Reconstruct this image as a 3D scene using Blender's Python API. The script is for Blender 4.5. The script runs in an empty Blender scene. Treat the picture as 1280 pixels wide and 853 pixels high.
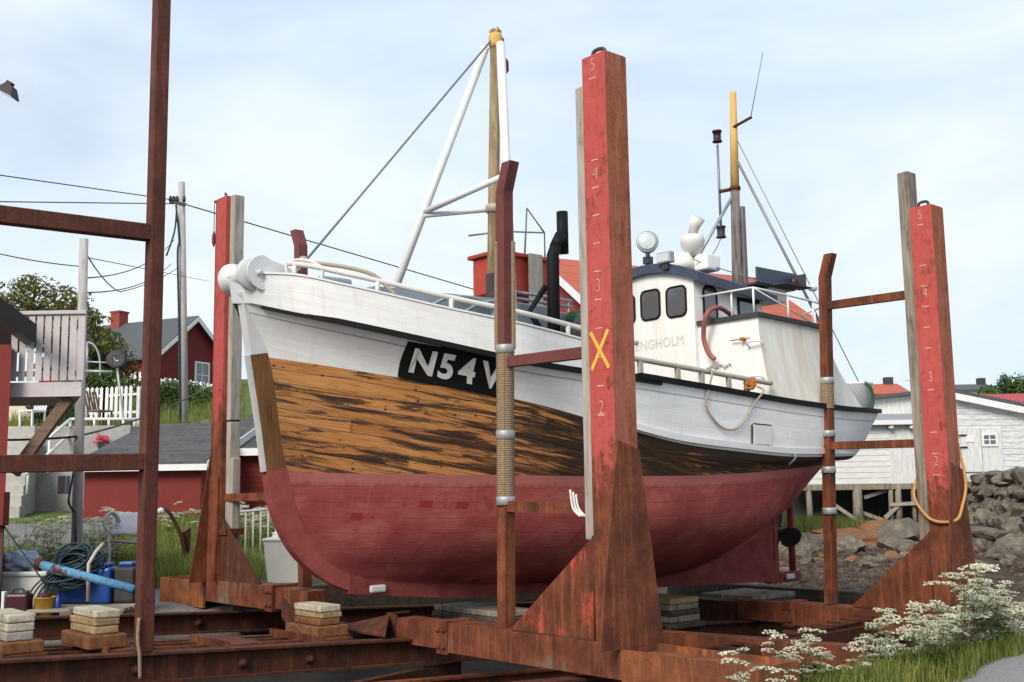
import bpy, bmesh, math, random
from mathutils import Vector, Matrix, noise as mnoise
from mathutils.bvhtree import BVHTree
random.seed(7)
sc = bpy.context.scene
col = sc.collection
EYE = 1.75                       # eye height above the road, metres

# ------------------------------------------------------------------ camera
F_PX, TILT, ROLL = 1400.0, math.atan(1400/10400), 0.0154
Fv = Vector((0, math.cos(TILT), math.sin(TILT)))
R0 = Vector((1, 0, 0)); U0 = Vector((0, -math.sin(TILT), math.cos(TILT)))
Rv = R0*math.cos(ROLL) - U0*math.sin(ROLL)
Uv = R0*math.sin(ROLL) + U0*math.cos(ROLL)
cam = bpy.data.cameras.new('camera'); cam_o = bpy.data.objects.new('camera', cam); col.objects.link(cam_o)
cam.sensor_width = 36; cam.lens = F_PX/1280*36; cam.clip_end = 3000; cam.clip_start = .1
m = Matrix((Rv, Uv, -Fv)).transposed().to_4x4(); m.translation = (0, 0, EYE)
cam_o.matrix_world = m
sc.camera = cam_o

def P(px, py, Y):
    """surveyed point: bearing of a photo point taken to Y metres in front of the camera"""
    d = Fv*F_PX + Rv*(px-640) + Uv*(426.5-py)
    return d*(Y/d.y) + Vector((0, 0, EYE))
def PZ(px, py, z):
    d = Fv*F_PX + Rv*(px-640) + Uv*(426.5-py)
    return d*((z-EYE)/d.z) + Vector((0, 0, EYE))
# slipway frame: s runs along the slip (towards the water), t across it, z up (relative to eye height)
ANG = math.radians(41)
E1 = Vector((math.cos(ANG), math.sin(ANG), 0)); E2 = Vector((-math.sin(ANG), math.cos(ANG), 0)); EZ = Vector((0, 0, 1))
M0 = Vector((.8553, 9.46, 0))
def W(s, t, z): return M0 + E1*s + E2*t + EZ*(z+EYE)
def inv(p):
    d = Vector(p)-M0
    return d.dot(E1), d.dot(E2), p[2]-EYE

# ------------------------------------------------------------------ tagging
def tag(o, label=None, cat=None, group=None, kind=None):
    if label: o['label'] = label
    if cat: o['category'] = cat
    if group: o['group'] = group
    if kind: o['kind'] = kind
    return o
def thing(name, label, cat, loc=(0, 0, 0), rz=0, group=None):
    o = bpy.data.objects.new(name, None); col.objects.link(o)
    o.empty_display_size = .2
    o.location = loc; o.rotation_euler = (0, 0, rz)
    return tag(o, label, cat, group)
def copy_tree(o, parent=None):
    c = o.copy(); col.objects.link(c)
    if parent: c.parent = parent
    for ch in list(o.children): copy_tree(ch, c)
    return c
def origin_of(o):
    v = Vector((0, 0, 0))
    while o is not None:
        v = v + Vector(o.location); o = o.parent
    return v

# ------------------------------------------------------------------ mesh builder (world coordinates unless a frame is given)
class MB:
    def __init__(s): s.v = []; s.f = []; s.sm = []; s.uv = {}
    def add(s, vs, fs, smooth=False):
        b = len(s.v); s.v += [Vector(q) for q in vs]
        for f in fs: s.f.append([b+i for i in f]); s.sm.append(smooth)
        return s
    def box(s, lo, hi, fr=None, bev=0.0):
        (x0, y0, z0), (x1, y1, z1) = lo, hi
        x0, x1 = min(x0, x1), max(x0, x1); y0, y1 = min(y0, y1), max(y0, y1); z0, z1 = min(z0, z1), max(z0, z1)
        b = min(bev, (x1-x0)*.45, (y1-y0)*.45, (z1-z0)*.45)
        if b <= 0:
            vs = [(x, y, z) for z in (z0, z1) for y in (y0, y1) for x in (x0, x1)]
            fs = [(0, 2, 3, 1), (4, 5, 7, 6), (0, 1, 5, 4), (2, 6, 7, 3), (0, 4, 6, 2), (1, 3, 7, 5)]
        else:
            bm = bmesh.new(); bmesh.ops.create_cube(bm, size=1)
            for q in bm.verts: q.co = Vector(((x0+x1)/2+q.co.x*(x1-x0), (y0+y1)/2+q.co.y*(y1-y0), (z0+z1)/2+q.co.z*(z1-z0)))
            bmesh.ops.bevel(bm, geom=bm.edges[:], offset=b, segments=2, affect='EDGES', profile=.5)
            bm.verts.index_update(); vs = [tuple(q.co) for q in bm.verts]; fs = [[q.index for q in f.verts] for f in bm.faces]; bm.free()
        if fr: vs = [fr(*q) for q in vs]
        return s.add(vs, fs)
    def prism(s, poly, off):
        """polygon (list of points) extruded by vector off"""
        n = len(poly); off = Vector(off)
        vs = [Vector(q) for q in poly]+[Vector(q)+off for q in poly]
        fs = [list(range(n))[::-1], list(range(n, 2*n))]+[[i, (i+1) % n, n+(i+1) % n, n+i] for i in range(n)]
        return s.add(vs, fs)
    def tube(s, pts, r, n=8, cap=True, r2=None):
        pts = [Vector(q) for q in pts]; k = len(pts)
        if k < 2: return s
        rs = r if isinstance(r, (list, tuple)) else [r+(0 if r2 is None else (r2-r)*i/(k-1)) for i in range(k)]
        tan = []
        for i in range(k):
            d = pts[min(i+1, k-1)]-pts[max(i-1, 0)]
            tan.append(d.normalized() if d.length > 1e-9 else Vector((0, 0, 1)))
        ref = Vector((0, 0, 1)) if abs(tan[0].z) < .9 else Vector((1, 0, 0))
        nrm = tan[0].cross(ref).normalized(); vs = []
        for i in range(k):
            nrm = (nrm - tan[i]*nrm.dot(tan[i]))
            nrm = nrm.normalized() if nrm.length > 1e-6 else tan[i].orthogonal().normalized()
            bi = tan[i].cross(nrm)
            for j in range(n):
                a = 2*math.pi*j/n
                vs.append(pts[i]+(nrm*math.cos(a)+bi*math.sin(a))*rs[i])
        fs = [[i*n+j, i*n+(j+1) % n, (i+1)*n+(j+1) % n, (i+1)*n+j] for i in range(k-1) for j in range(n)]
        if cap: fs += [list(range(n))[::-1], [(k-1)*n+j for j in range(n)]]
        return s.add(vs, fs, True)
    def lathe(s, prof, c, ax=(0, 0, 1), n=20):
        """prof = [(r, h)] about axis ax from point c"""
        ax = Vector(ax).normalized(); u = ax.orthogonal().normalized(); w = ax.cross(u); c = Vector(c); vs = []
        for r, h in prof:
            for j in range(n):
                a = 2*math.pi*j/n
                vs.append(c+ax*h+(u*math.cos(a)+w*math.sin(a))*max(r, 1e-4))
        k = len(prof)
        fs = [[i*n+j, i*n+(j+1) % n, (i+1)*n+(j+1) % n, (i+1)*n+j] for i in range(k-1) for j in range(n)]
        fs += [list(range(n))[::-1], [(k-1)*n+j for j in range(n)]]
        return s.add(vs, fs, True)
    def beam(s, a, b, wdt, hgt, up=(0, 0, 1), bev=0):
        a, b = Vector(a), Vector(b); d = (b-a); L = d.length; d.normalize()
        side = d.cross(Vector(up)).normalized(); u = side.cross(d)
        return s.box((0, -wdt/2, -hgt/2), (L, wdt/2, hgt/2), lambda x, y, z: a+d*x+side*y+u*z, bev)
    def rock(s, c, sx, sy, sz, seed, sub=3, rough=.35):
        bm = bmesh.new(); bmesh.ops.create_icosphere(bm, subdivisions=sub, radius=1)
        off = Vector((seed*3.7, seed*1.3, seed*7.1)); vs = []
        for q in bm.verts:
            p = q.co.copy()
            # chisel: clamp against a few random planes
            rr = random.Random(seed*31)
            for _ in range(15):
                nn = Vector((rr.uniform(-1, 1), rr.uniform(-1, 1), rr.uniform(-1, 1))).normalized(); lim = rr.uniform(.5, .86)
                dd = p.dot(nn)
                if dd > lim: p -= nn*(dd-lim)
            p *= 1+rough*.35*mnoise.noise(q.co*1.7+off)+rough*.16*mnoise.noise(q.co*5+off)
            vs.append(Vector(c)+Vector((p.x*sx, p.y*sy, p.z*sz)))
        bm.verts.index_update(); fs = [[q.index for q in f.verts] for f in bm.faces]; bm.free()
        return s.add(vs, fs, False)
    def build(s, name, mat, parent=None, loc=None, smooth=None):
        base = Vector(loc) if loc is not None else (origin_of(parent) if parent is not None else None)
        if base is None:
            if s.v:
                xs = [q.x for q in s.v]; ys = [q.y for q in s.v]; zs = [q.z for q in s.v]
                base = Vector(((min(xs)+max(xs))/2, (min(ys)+max(ys))/2, min(zs)))
            else: base = Vector((0, 0, 0))
        me = bpy.data.meshes.new(name); me.from_pydata([tuple(q-base) for q in s.v], [], s.f)
        for p, q in zip(me.polygons, s.sm): p.use_smooth = q if smooth is None else smooth
        if isinstance(mat, (list, tuple)):
            for q in mat: me.materials.append(q)
        else: me.materials.append(mat)
        o = bpy.data.objects.new(name, me); col.objects.link(o)
        if parent is not None: o.parent = parent
        else: o.location = base
        return o
SL = lambda x, y, z: W(x, y, z)          # box frame: slip coordinates

def grid_mesh(name, pts, mat, parent=None, uvs=None, smooth=True, closed=False):
    """pts[i][j] world points -> one smooth sheet with optional UV"""
    ni, nj = len(pts), len(pts[0]); mb = MB()
    fs = [(i*nj+j, i*nj+j+1, (i+1)*nj+j+1, (i+1)*nj+j) for i in range(ni-1) for j in range(nj-1)]
    mb.add([q for r in pts for q in r], fs, smooth)
    o = mb.build(name, mat, parent)
    if uvs:
        uvl = o.data.uv_layers.new(name='UV'); fl = [q for r in uvs for q in r]
        for lp in o.data.loops: uvl.data[lp.index].uv = fl[lp.vertex_index]
    return o
def text_mesh(txt, size, bold=0.0):
    cu = bpy.data.curves.new('lettering', 'FONT'); cu.body = txt; cu.size = size; cu.offset = bold; cu.align_x = 'CENTER'; cu.align_y = 'CENTER'
    cu.extrude = 0; cu.resolution_u = 6
    o = bpy.data.objects.new('lettering', cu); col.objects.link(o)
    dg = bpy.context.evaluated_depsgraph_get(); me = bpy.data.meshes.new_from_object(o.evaluated_get(dg))
    vs = [q.co.copy() for q in me.vertices]; fs = [list(p.vertices) for p in me.polygons]
    bpy.data.objects.remove(o); bpy.data.curves.remove(cu); bpy.data.meshes.remove(me)
    return vs, fs
def pchip(xs, ys):
    n = len(xs); h = [xs[i+1]-xs[i] for i in range(n-1)]; d = [(ys[i+1]-ys[i])/h[i] for i in range(n-1)]
    mm = [d[0]]+[0 if d[i-1]*d[i] <= 0 else (h[i-1]+h[i])/(h[i]/d[i-1]+h[i-1]/d[i]) for i in range(1, n-1)]+[d[-1]]
    def ev(x):
        x = min(max(x, xs[0]), xs[-1]); i = 0
        while i < n-2 and x > xs[i+1]: i += 1
        u = (x-xs[i])/h[i]
        return (2*u**3-3*u*u+1)*ys[i]+(u**3-2*u*u+u)*h[i]*mm[i]+(-2*u**3+3*u*u)*ys[i+1]+(u**3-u*u)*h[i]*mm[i+1]
    return ev
def spline(pts, n=8):
    pts = [Vector(q) for q in pts]; out = []
    for i in range(len(pts)-1):
        p0, p1, p2, p3 = pts[max(i-1, 0)], pts[i], pts[i+1], pts[min(i+2, len(pts)-1)]
        for k in range(n):
            u = k/n
            out.append(.5*((2*p1)+(p2-p0)*u+(2*p0-5*p1+4*p2-p3)*u*u+(3*p1-p0-3*p2+p3)*u**3))
    return out+[pts[-1]]
def sag(a, b, d, n=14):
    a, b = Vector(a), Vector(b)
    return [a.lerp(b, i/n)-EZ*(4*d*(i/n)*(1-i/n)) for i in range(n+1)]
def sstep(a, b, x):
    u = min(max((x-a)/(b-a), 0), 1); return u*u*(3-2*u)

# ------------------------------------------------------------------ materials
class NT:
    def __init__(s, name):
        s.m = bpy.data.materials.new(name); s.m.use_nodes = True; s.t = s.m.node_tree; s.n = s.t.nodes
        s.b = s.n['Principled BSDF']; s.tc = s.n.new('ShaderNodeTexCoord')
    def link(s, a, b): s.t.links.new(a, b)
    def mapping(s, scale=(1, 1, 1), src='Object', rot=(0, 0, 0)):
        mp = s.n.new('ShaderNodeMapping'); mp.inputs['Scale'].default_value = scale; mp.inputs['Rotation'].default_value = rot
        s.link(s.tc.outputs[src], mp.inputs[0]); return mp.outputs[0]
    def noise(s, vec, scale=5, detail=6, rough=.6, dist=0):
        q = s.n.new('ShaderNodeTexNoise'); q.inputs['Scale'].default_value = scale; q.inputs['Detail'].default_value = detail
        q.inputs['Roughness'].default_value = rough; q.inputs['Distortion'].default_value = dist
        s.link(vec, q.inputs['Vector']); return q.outputs['Fac']
    def ramp(s, fac, stops, mode='LINEAR'):
        q = s.n.new('ShaderNodeValToRGB'); q.color_ramp.interpolation = mode; e = q.color_ramp.elements
        while len(e) < len(stops): e.new(.5)
        for k, (p, c) in enumerate(stops):
            e[k].position = p
            e[k].color = (c, c, c, 1) if isinstance(c, (int, float)) else (*c, 1)
        s.link(fac, q.inputs[0]); return q.outputs[0]
    def mix(s, fac, a, b, mode='MIX'):
        q = s.n.new('ShaderNodeMix'); q.data_type = 'RGBA'; q.blend_type = mode
        for sock, v in ((q.inputs[0], fac), (q.inputs[6], a), (q.inputs[7], b)):
            if isinstance(v, (int, float)): sock.default_value = v if sock == q.inputs[0] else (v, v, v, 1)
            elif isinstance(v, tuple): sock.default_value = (*v, 1)
            else: s.link(v, sock)
        return q.outputs[2]
    def math(s, op, a, b=0.0, c=None):
        q = s.n.new('ShaderNodeMath'); q.operation = op
        for i, v in enumerate((a, b) if c is None else (a, b, c)):
            if isinstance(v, (int, float)): q.inputs[i].default_value = v
            else: s.link(v, q.inputs[i])
        return q.outputs[0]
    def sep(s, vec):
        q = s.n.new('ShaderNodeSeparateXYZ'); s.link(vec, q.inputs[0]); return q.outputs
    def bump(s, h, strength=.3, dist=.02, prev=None):
        q = s.n.new('ShaderNodeBump'); q.inputs['Strength'].default_value = strength; q.inputs['Distance'].default_value = dist
        s.link(h, q.inputs['Height'])
        if prev is not None: s.link(prev, q.inputs['Normal'])
        return q.outputs[0]
    def done(s, color=None, rough=.6, normal=None, metal=0, spec=None, alpha=None):
        if color is not None:
            if isinstance(color, tuple): s.b.inputs['Base Color'].default_value = (*color, 1)
            else: s.link(color, s.b.inputs['Base Color'])
        if isinstance(rough, (int, float)): s.b.inputs['Roughness'].default_value = rough
        else: s.link(rough, s.b.inputs['Roughness'])
        if normal is not None: s.link(normal, s.b.inputs['Normal'])
        s.b.inputs['Metallic'].default_value = metal
        if spec is not None: s.b.inputs['Specular IOR Level'].default_value = spec
        return s.m
MAT = {}
def plain(name, c, rough=.6, var=.25, scale=6, bump=.15, metal=0, spec=.4):
    n = NT(name); o = n.mapping()
    f = n.noise(o, scale, 6, .65); f2 = n.noise(o, scale*6, 3)
    d = tuple(q*(1-var) for q in c); l = tuple(min(q*(1+var*.7), .9) for q in c)
    c1 = n.ramp(f, [(.3, d), (.7, l)])
    c2 = n.mix(.25, c1, n.ramp(f2, [(.35, d), (.65, l)]))
    nm = n.bump(f2, bump, .01) if bump else None
    return n.done(c2, rough, nm, metal, spec)
def rusty(name, tones, paint=None, pmask=(.45, .6), wear_z=None, pscale=3.0, rough=.8):
    """rusted steel, optionally with paint left on it; wear_z=(z0,z1): paint is lost below z0, kept above z1 (object height)"""
    n = NT(name); o = n.mapping(); st = n.mapping((9, 9, .7))
    a = n.noise(o, 3.5, 8, .7); b = n.noise(st, 1.6, 6, .7); c = n.noise(o, 28, 4, .6); d = n.noise(o, 1.1, 4, .6)
    base = n.ramp(a, [(.25, tones[0]), (.5, tones[1]), (.75, tones[2])])
    base = n.mix(n.ramp(b, [(.5, 0.0), (.72, .6)]), base, tuple(q*1.5 for q in tones[2]))
    base = n.mix(n.ramp(c, [(.5, 0.0), (.7, .5)]), base, tuple(q*.5 for q in tones[0]))
    h = n.math('ADD', n.math('MULTIPLY', a, .5), c)
    if paint:
        k = n.math('ADD', n.math('MULTIPLY', n.noise(o, pscale, 9, .72), .7), n.math('MULTIPLY', b, .3))
        if wear_z:
            z = n.sep(o)[2]; g = n.n.new('ShaderNodeMapRange'); g.inputs[1].default_value, g.inputs[2].default_value = wear_z
            g.inputs[3].default_value, g.inputs[4].default_value = -.3, .065; n.link(z, g.inputs[0]); k = n.math('ADD', k, g.outputs[0])
        msk = n.ramp(k, [(pmask[0], 0.0), (pmask[1], 1.0)])
        pc = n.mix(n.ramp(d, [(.3, 0.0), (.7, .6)]), paint, tuple(min(q*1.2+.035, .9) for q in paint))
        pc = n.mix(n.ramp(n.noise(o, 7, 6, .7), [(.5, 0.0), (.75, .5)]), pc, tuple(q*.55 for q in paint))
        pc = n.mix(n.ramp(n.noise(st, 4, 5, .7), [(.53, 0.0), (.75, .6)]), pc, tones[1])
        base = n.mix(msk, base, pc)
    return n.done(base, rough, n.bump(h, .35, .012), 0, .3)
RT = [(.034, .011, .007), (.122, .034, .016), (.25, .074, .027)]
RTD = [(.02, .009, .007), (.068, .022, .012), (.135, .043, .02)]
RTO = [(.06, .022, .014), (.17, .055, .022), (.32, .11, .035)]
MAT['rust'] = rusty('rusted_steel', RT)
MAT['rust_dark'] = rusty('dark_rusted_steel', RTD)
MAT['rust_orange'] = rusty('orange_rusted_steel', RTO)
MAT['rust_gate'] = rusty('brown_rusted_box_section', [(.05, .016, .012), (.085, .027, .018), (.15, .045, .026)])
MAT['rust_red'] = rusty('red_painted_rusting_steel', RT, (.36, .056, .044), (.44, .53), (1.3, 2.9))
MAT['rust_red2'] = rusty('red_painted_steel_less_worn', RT, (.40, .060, .048), (.44, .53), (.75, 2.2))
MAT['rust_redpatch'] = rusty('rusty_plate_with_red_patches', RT, (.48, .05, .035), (.5, .57), None, 1.6)
MAT['rust_tealpatch'] = rusty('rusty_beam_with_grey_green_patches', RT, (.10, .11, .085), (.54, .64), None, 1.5)
MAT['rust_pale'] = rusty('weathered_brown_red_steel', [(.13, .036, .018), (.27, .086, .038), (.36, .14, .07)], (.36, .10, .085), (.47, .64), None, 1.5)
MAT['bar_red'] = rusty('dark_red_painted_bar', RT, (.125, .03, .028), (.42, .55), (1.0, 2.6), 3)
MAT['red_dark'] = rusty('old_dark_red_paint', RT, (.21, .025, .02), (.4, .52), None, 2)

def mk_white_hull():
    n = NT('white_hull_paint'); uv = n.mapping((1, 1, 1), 'UV'); pl = n.mapping((.55, 1, 1), 'UV')
    a = n.noise(n.mapping((1.2, 7, 1), 'UV'), 1.5, 7, .7); b = n.noise(n.mapping((6, 1, 1), 'UV'), 3, 6, .7); c = n.noise(uv, 30, 4)
    v = n.sep(uv)[1]
    seam = n.math('FRACT', n.math('MULTIPLY', n.math('ADD', v, n.math('MULTIPLY', n.noise(uv, 1, 2), .03)), 6.5))
    sl = n.ramp(seam, [(0, 1.0), (.05, 0.0), (.95, 0.0), (1, 1.0)])
    c1 = n.ramp(a, [(.3, (.72, .70, .665)), (.6, (.83, .825, .815))])
    c1 = n.mix(n.math('MULTIPLY', n.ramp(b, [(.52, 0.0), (.8, .42)]), 1.0), c1, (.50, .45, .38))
    c1 = n.mix(n.math('MULTIPLY', sl, .05), c1, (.4, .37, .33))
    gv = n.math('ABSOLUTE', n.math('SUBTRACT', v, .118)); c1 = n.mix(n.ramp(gv, [(.004, .75), (.008, 0.0)]), c1, (.16, .14, .12))
    rs = n.noise(n.mapping((2.2, 2.2, 1), 'UV'), 6, 3, .5)
    c1 = n.mix(n.ramp(rs, [(.76, 0.0), (.80, .55)]), c1, (.30, .15, .06))
    h = n.math('ADD', n.math('MULTIPLY', a, .6), n.math('MULTIPLY', sl, -.18)); h = n.math('ADD', h, n.math('MULTIPLY', c, .15))
    return n.done(c1, n.ramp(a, [(.3, .55), (.7, .38)]), n.bump(h, .38, .012), 0, .4)
MAT['hull_white'] = mk_white_hull()
def mk_bare_wood():
    n = NT('scraped_bare_hull_planks'); uv = n.mapping((1, 1, 1), 'UV')
    w = n.noise(n.mapping((.7, 1.0, 1), 'UV'), 2.2, 3, .5)
    v = n.sep(uv)[1]; u = n.sep(uv)[0]
    vv = n.math('ADD', v, n.math('MULTIPLY', w, .05))
    pk = n.math('MULTIPLY', vv, 7.5); idx = n.math('FLOOR', pk); fr = n.math('FRACT', pk)
    cmb = n.n.new('ShaderNodeCombineXYZ'); n.link(n.math('ADD', u, n.math('MULTIPLY', idx, 3.37)), cmb.inputs[0]); n.link(vv, cmb.inputs[1]); n.link(idx, cmb.inputs[2])
    def nz(sx, sy, scale, det=7, rg=.7, dist=0):
        mp = n.n.new('ShaderNodeMapping'); mp.inputs['Scale'].default_value = (sx, sy, 1); n.link(cmb.outputs[0], mp.inputs[0]); return n.noise(mp.outputs[0], scale, det, rg, dist)
    sg = n.math('DIVIDE', n.math('ADD', u, n.math('MULTIPLY', idx, 2.37)), 5.3); sgi = n.math('FLOOR', sg); sgf = n.math('FRACT', sg)
    wn_ = n.n.new('ShaderNodeTexWhiteNoise'); wn_.noise_dimensions = '2D'; cv = n.n.new('ShaderNodeCombineXYZ'); n.link(idx, cv.inputs[0]); n.link(sgi, cv.inputs[1]); n.link(cv.outputs[0], wn_.inputs['Vector'])
    butt = n.ramp(sgf, [(0, 1.0), (.006, 0.0)])
    tone = n.math('ADD', n.math('MULTIPLY', nz(.25, .1, 1.3, 2), .55), n.math('ADD', n.math('MULTIPLY', wn_.outputs['Value'], .22), .10)); grain = nz(1.2, 26, 2.0, 8, .75, .6); black = nz(.5, 5.0, 2.0, 8, .72, 1.0); blk2 = nz(1.3, 7, 2.6, 6, .7, .5)
    c1 = n.ramp(tone, [(.28, (.21, .074, .022)), (.48, (.46, .185, .052)), (.72, (.72, .37, .125))])
    c1 = n.mix(n.ramp(grain, [(.45, 0.0), (.66, .7)]), c1, (.17, .06, .018))
    c1 = n.mix(n.ramp(nz(1.5, 12, 1.5), [(.55, 0.0), (.7, .65)]), c1, (.58, .32, .13))
    # old tar still in the pores: more of it aft
    aft = n.n.new('ShaderNodeMapRange'); aft.inputs[1].default_value, aft.inputs[2].default_value = 1.2, 4.2; aft.inputs[3].default_value, aft.inputs[4].default_value = 0, .14
    n.link(u, aft.inputs[0])
    top = n.n.new('ShaderNodeMapRange'); top.inputs[1].default_value, top.inputs[2].default_value = .25, 0; top.inputs[3].default_value, top.inputs[4].default_value = 0, .05
    n.link(v, top.inputs[0])
    bl = n.math('ADD', n.math('ADD', n.math('ADD', black, aft.outputs[0]), top.outputs[0]), n.math('MULTIPLY', n.math('SUBTRACT', wn_.outputs['Value'], .62), -.10))
    c1 = n.mix(n.ramp(bl, [(.52, 0.0), (.555, .72), (.63, .95)]), c1, (.016, .010, .008))
    c1 = n.mix(n.ramp(blk2, [(.58, 0.0), (.66, .85)]), c1, (.05, .02, .01))
    # nail heads
    vo = n.n.new('ShaderNodeTexVoronoi'); vo.inputs['Scale'].default_value = 7.0; n.link(n.mapping((1, 1.4, 1), 'UV'), vo.inputs['Vector'])
    nail = n.ramp(vo.outputs['Distance'], [(.085, .95), (.12, 0.0)])
    c1 = n.mix(nail, c1, (.03, .012, .007))
    seam = n.ramp(fr, [(0, 1.0), (.06, 0.0), (.95, 0.0), (1, 1.0)])
    c1 = n.mix(n.math('MAXIMUM', n.math('MULTIPLY', seam, .6), n.math('MULTIPLY', butt, .5)), c1, (.02, .011, .008))
    h = n.math('ADD', n.math('MULTIPLY', grain, .5), n.math('MULTIPLY', seam, -.8)); h = n.math('SUBTRACT', h, nail)
    return n.done(c1, .62, n.bump(h, .55, .012), 0, .35)
MAT['bare_wood'] = mk_bare_wood()
def mk_antifoul():
    n = NT('red_antifouling'); uv = n.mapping((1, 1, 1), 'UV')
    a = n.noise(n.mapping((1, 1.6, 1), 'UV'), 1.6, 8, .68); b = n.noise(uv, 5, 6, .7, .4); g = n.noise(n.mapping((1.2, 16, 1), 'UV'), 2, 7, .7); f = n.noise(uv, 40, 4)
    c1 = n.ramp(a, [(.3, (.20, .038, .036)), (.5, (.31, .068, .060)), (.72, (.43, .14, .12))])
    c1 = n.mix(n.ramp(g, [(.45, 0.0), (.75, .5)]), c1, (.30, .075, .068))
    c1 = n.mix(n.ramp(b, [(.57, 0.0), (.64, .75)]), c1, (.25, .04, .045))
    # rectangular touch-up dabs of fresh deep red
    br = n.n.new('ShaderNodeTexVoronoi'); br.distance = 'CHEBYCHEV'; br.inputs['Scale'].default_value = 1.5; br.inputs['Randomness'].default_value = 1
    n.link(n.mapping((1, 1.7, 1), 'UV'), br.inputs['Vector'])
    dab = n.ramp(n.math('ADD', br.outputs['Distance'], n.math('MULTIPLY', b, .08)), [(.13, .85), (.145, 0.0)])
    c1 = n.mix(dab, c1, (.25, .02, .028))
    # streaks just under the paint line
    dr = n.noise(n.mapping((13, .8, 1), 'UV'), 2, 4, .6)
    c1 = n.mix(n.ramp(dr, [(.6, 0.0), (.8, .4)]), c1, (.5, .2, .175))
    vv = n.sep(uv)[1]; pf = n.math('FRACT', n.math('MULTIPLY', n.math('ADD', vv, n.math('MULTIPLY', n.noise(uv, 1.1, 2), .05)), 6.2)); sm_ = n.ramp(pf, [(0, 1.0), (.05, 0.0), (.95, 0.0), (1, 1.0)])
    c1 = n.mix(n.math('MULTIPLY', sm_, .2), c1, (.13, .025, .024))
    sc_ = n.noise(n.mapping((1.5, 5, 1), 'UV'), 5, 8, .8); c1 = n.mix(n.ramp(sc_, [(.60, 0.0), (.66, .7)]), c1, (.17, .032, .032))
    sp_ = n.noise(uv, 34, 4, .8); c1 = n.mix(n.ramp(sp_, [(.70, 0.0), (.74, .7)]), c1, (.50, .27, .23))
    wl_ = n.noise(n.mapping((9, 1, 1), 'UV'), 1.5, 4, .7); top_ = n.ramp(n.math('SUBTRACT', vv, n.math('MULTIPLY', wl_, .16)), [(-.02, .55), (.05, 0.0)]); c1 = n.mix(top_, c1, (.44, .17, .15))
    h = n.math('ADD', n.math('MULTIPLY', g, .8), n.math('MULTIPLY', f, .5)); h = n.math('ADD', h, n.math('MULTIPLY', sm_, -.3)); h = n.math('ADD', h, n.math('MULTIPLY', sc_, .6))
    return n.done(c1, .8, n.bump(h, .45, .01), 0, .15)
MAT['antifoul'] = mk_antifoul()
MAT['antifoul_keel'] = plain('chipped_red_antifouling', (.25, .058, .052), .85, .45, 5, .3, 0, .12); MAT['antifoul_stem'] = plain('scuffed_red_stem_paint', (.34, .082, .072), .85, .3, 5, .3, 0, .12)
def mk_wood(name, c, c2, sc_=(1, 1, 1), axis=2, rough=.8):
    n = NT(name); s = [14, 14, 14]; s[axis] = .9
    o = n.mapping(tuple(s)); g = n.noise(o, 1.5, 7, .7, .4); a = n.noise(n.mapping(), 2.5, 5)
    s2 = [3, 3, 3]; s2[axis] = .35; k = n.noise(n.mapping(tuple(s2)), 2.2, 6, .7)
    c1 = n.ramp(g, [(.3, c2), (.65, c)])
    c1 = n.mix(n.ramp(k, [(.52, 0.0), (.72, .75)]), c1, tuple(q*.3 for q in c2))
    c1 = n.mix(n.ramp(n.noise(n.mapping((5, 5, 1.2)), 2.6, 7, .75), [(.56, 0.0), (.66, .6)]), c1, tuple(q*.6 for q in c2))
    c1 = n.mix(n.ramp(a, [(.4, 0.0), (.8, .35)]), c1, tuple(min(q*1.25, .8) for q in c))
    return n.done(c1, rough, n.bump(g, .5, .01), 0, .25)
MAT['grey_wood'] = mk_wood('grey_weathered_timber', (.42, .38, .33), (.23, .2, .17))
MAT['grey_wood_h'] = mk_wood('grey_weathered_plank', (.40, .36, .31), (.2, .17, .14), axis=0)
MAT['worn_wood'] = mk_wood('tarred_weathered_timber', (.32, .27, .21), (.07, .055, .045)); MAT['dark_timber'] = mk_wood('near_black_timber', (.10, .075, .055), (.03, .024, .02), axis=0)  # second timber is near black, for the baulks under and behind the hull
MAT['mast_wood'] = mk_wood('yellow_varnished_mast', (.34, .245, .135), (.11, .075, .042))
MAT['mast_yellow'] = mk_wood('yellow_painted_mast', (.62, .40, .14), (.48, .28, .08))
MAT['mast_dark'] = mk_wood('bare_dark_mast', (.24, .21, .19), (.05, .04, .04))
MAT['block_white'] = mk_wood('white_chalky_block', (.60, .55, .43), (.34, .27, .17), axis=0)
MAT['block_tan'] = mk_wood('tan_softwood_block', (.44, .32, .17), (.24, .14, .06), axis=0)
MAT['block_brown'] = mk_wood('rust_stained_block', (.26, .11, .045), (.09, .035, .018), axis=0)
MAT['stem_wood'] = mk_wood('scraped_stem_timber', (.25, .115, .042), (.06, .028, .013))
MAT['white'] = plain('white_gloss_paint', (.72, .71, .69), .4, .1, 4, .12)
MAT['white_worn'] = plain('worn_white_paint', (.66, .635, .59), .5, .16, 3, .2)
def mk_casing(nm='stained_white_casing', k0=1.0):
    n = NT(nm); o = n.mapping(); a = n.noise(n.mapping((3.5, 3.5, .35)), 1.3, 6, .65); b = n.noise(n.mapping((14, 14, .5)), 1.2, 6, .7); c = n.noise(o, 3, 5)
    k = n.ramp(a, [(.3, (.58, .53, .42) if k0 == 1 else (.72, .685, .61)), (.5, (.69, .66, .59) if k0 == 1 else (.79, .77, .72)), (.68, (.78, .77, .735) if k0 == 1 else (.82, .81, .785))])
    k = n.mix(n.ramp(b, [(.56, 0.0), (.78, .5*k0)]), k, (.45, .36, .22)); k = n.mix(n.ramp(c, [(.55, 0.0), (.75, .3)]), k, (.5, .49, .46))
    return n.done(k, .55, n.bump(c, .15, .01), 0, .3)
MAT['casing_grey'] = mk_casing(); MAT['house_white'] = mk_casing('cream_white_deckhouse_worn', .55)
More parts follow.
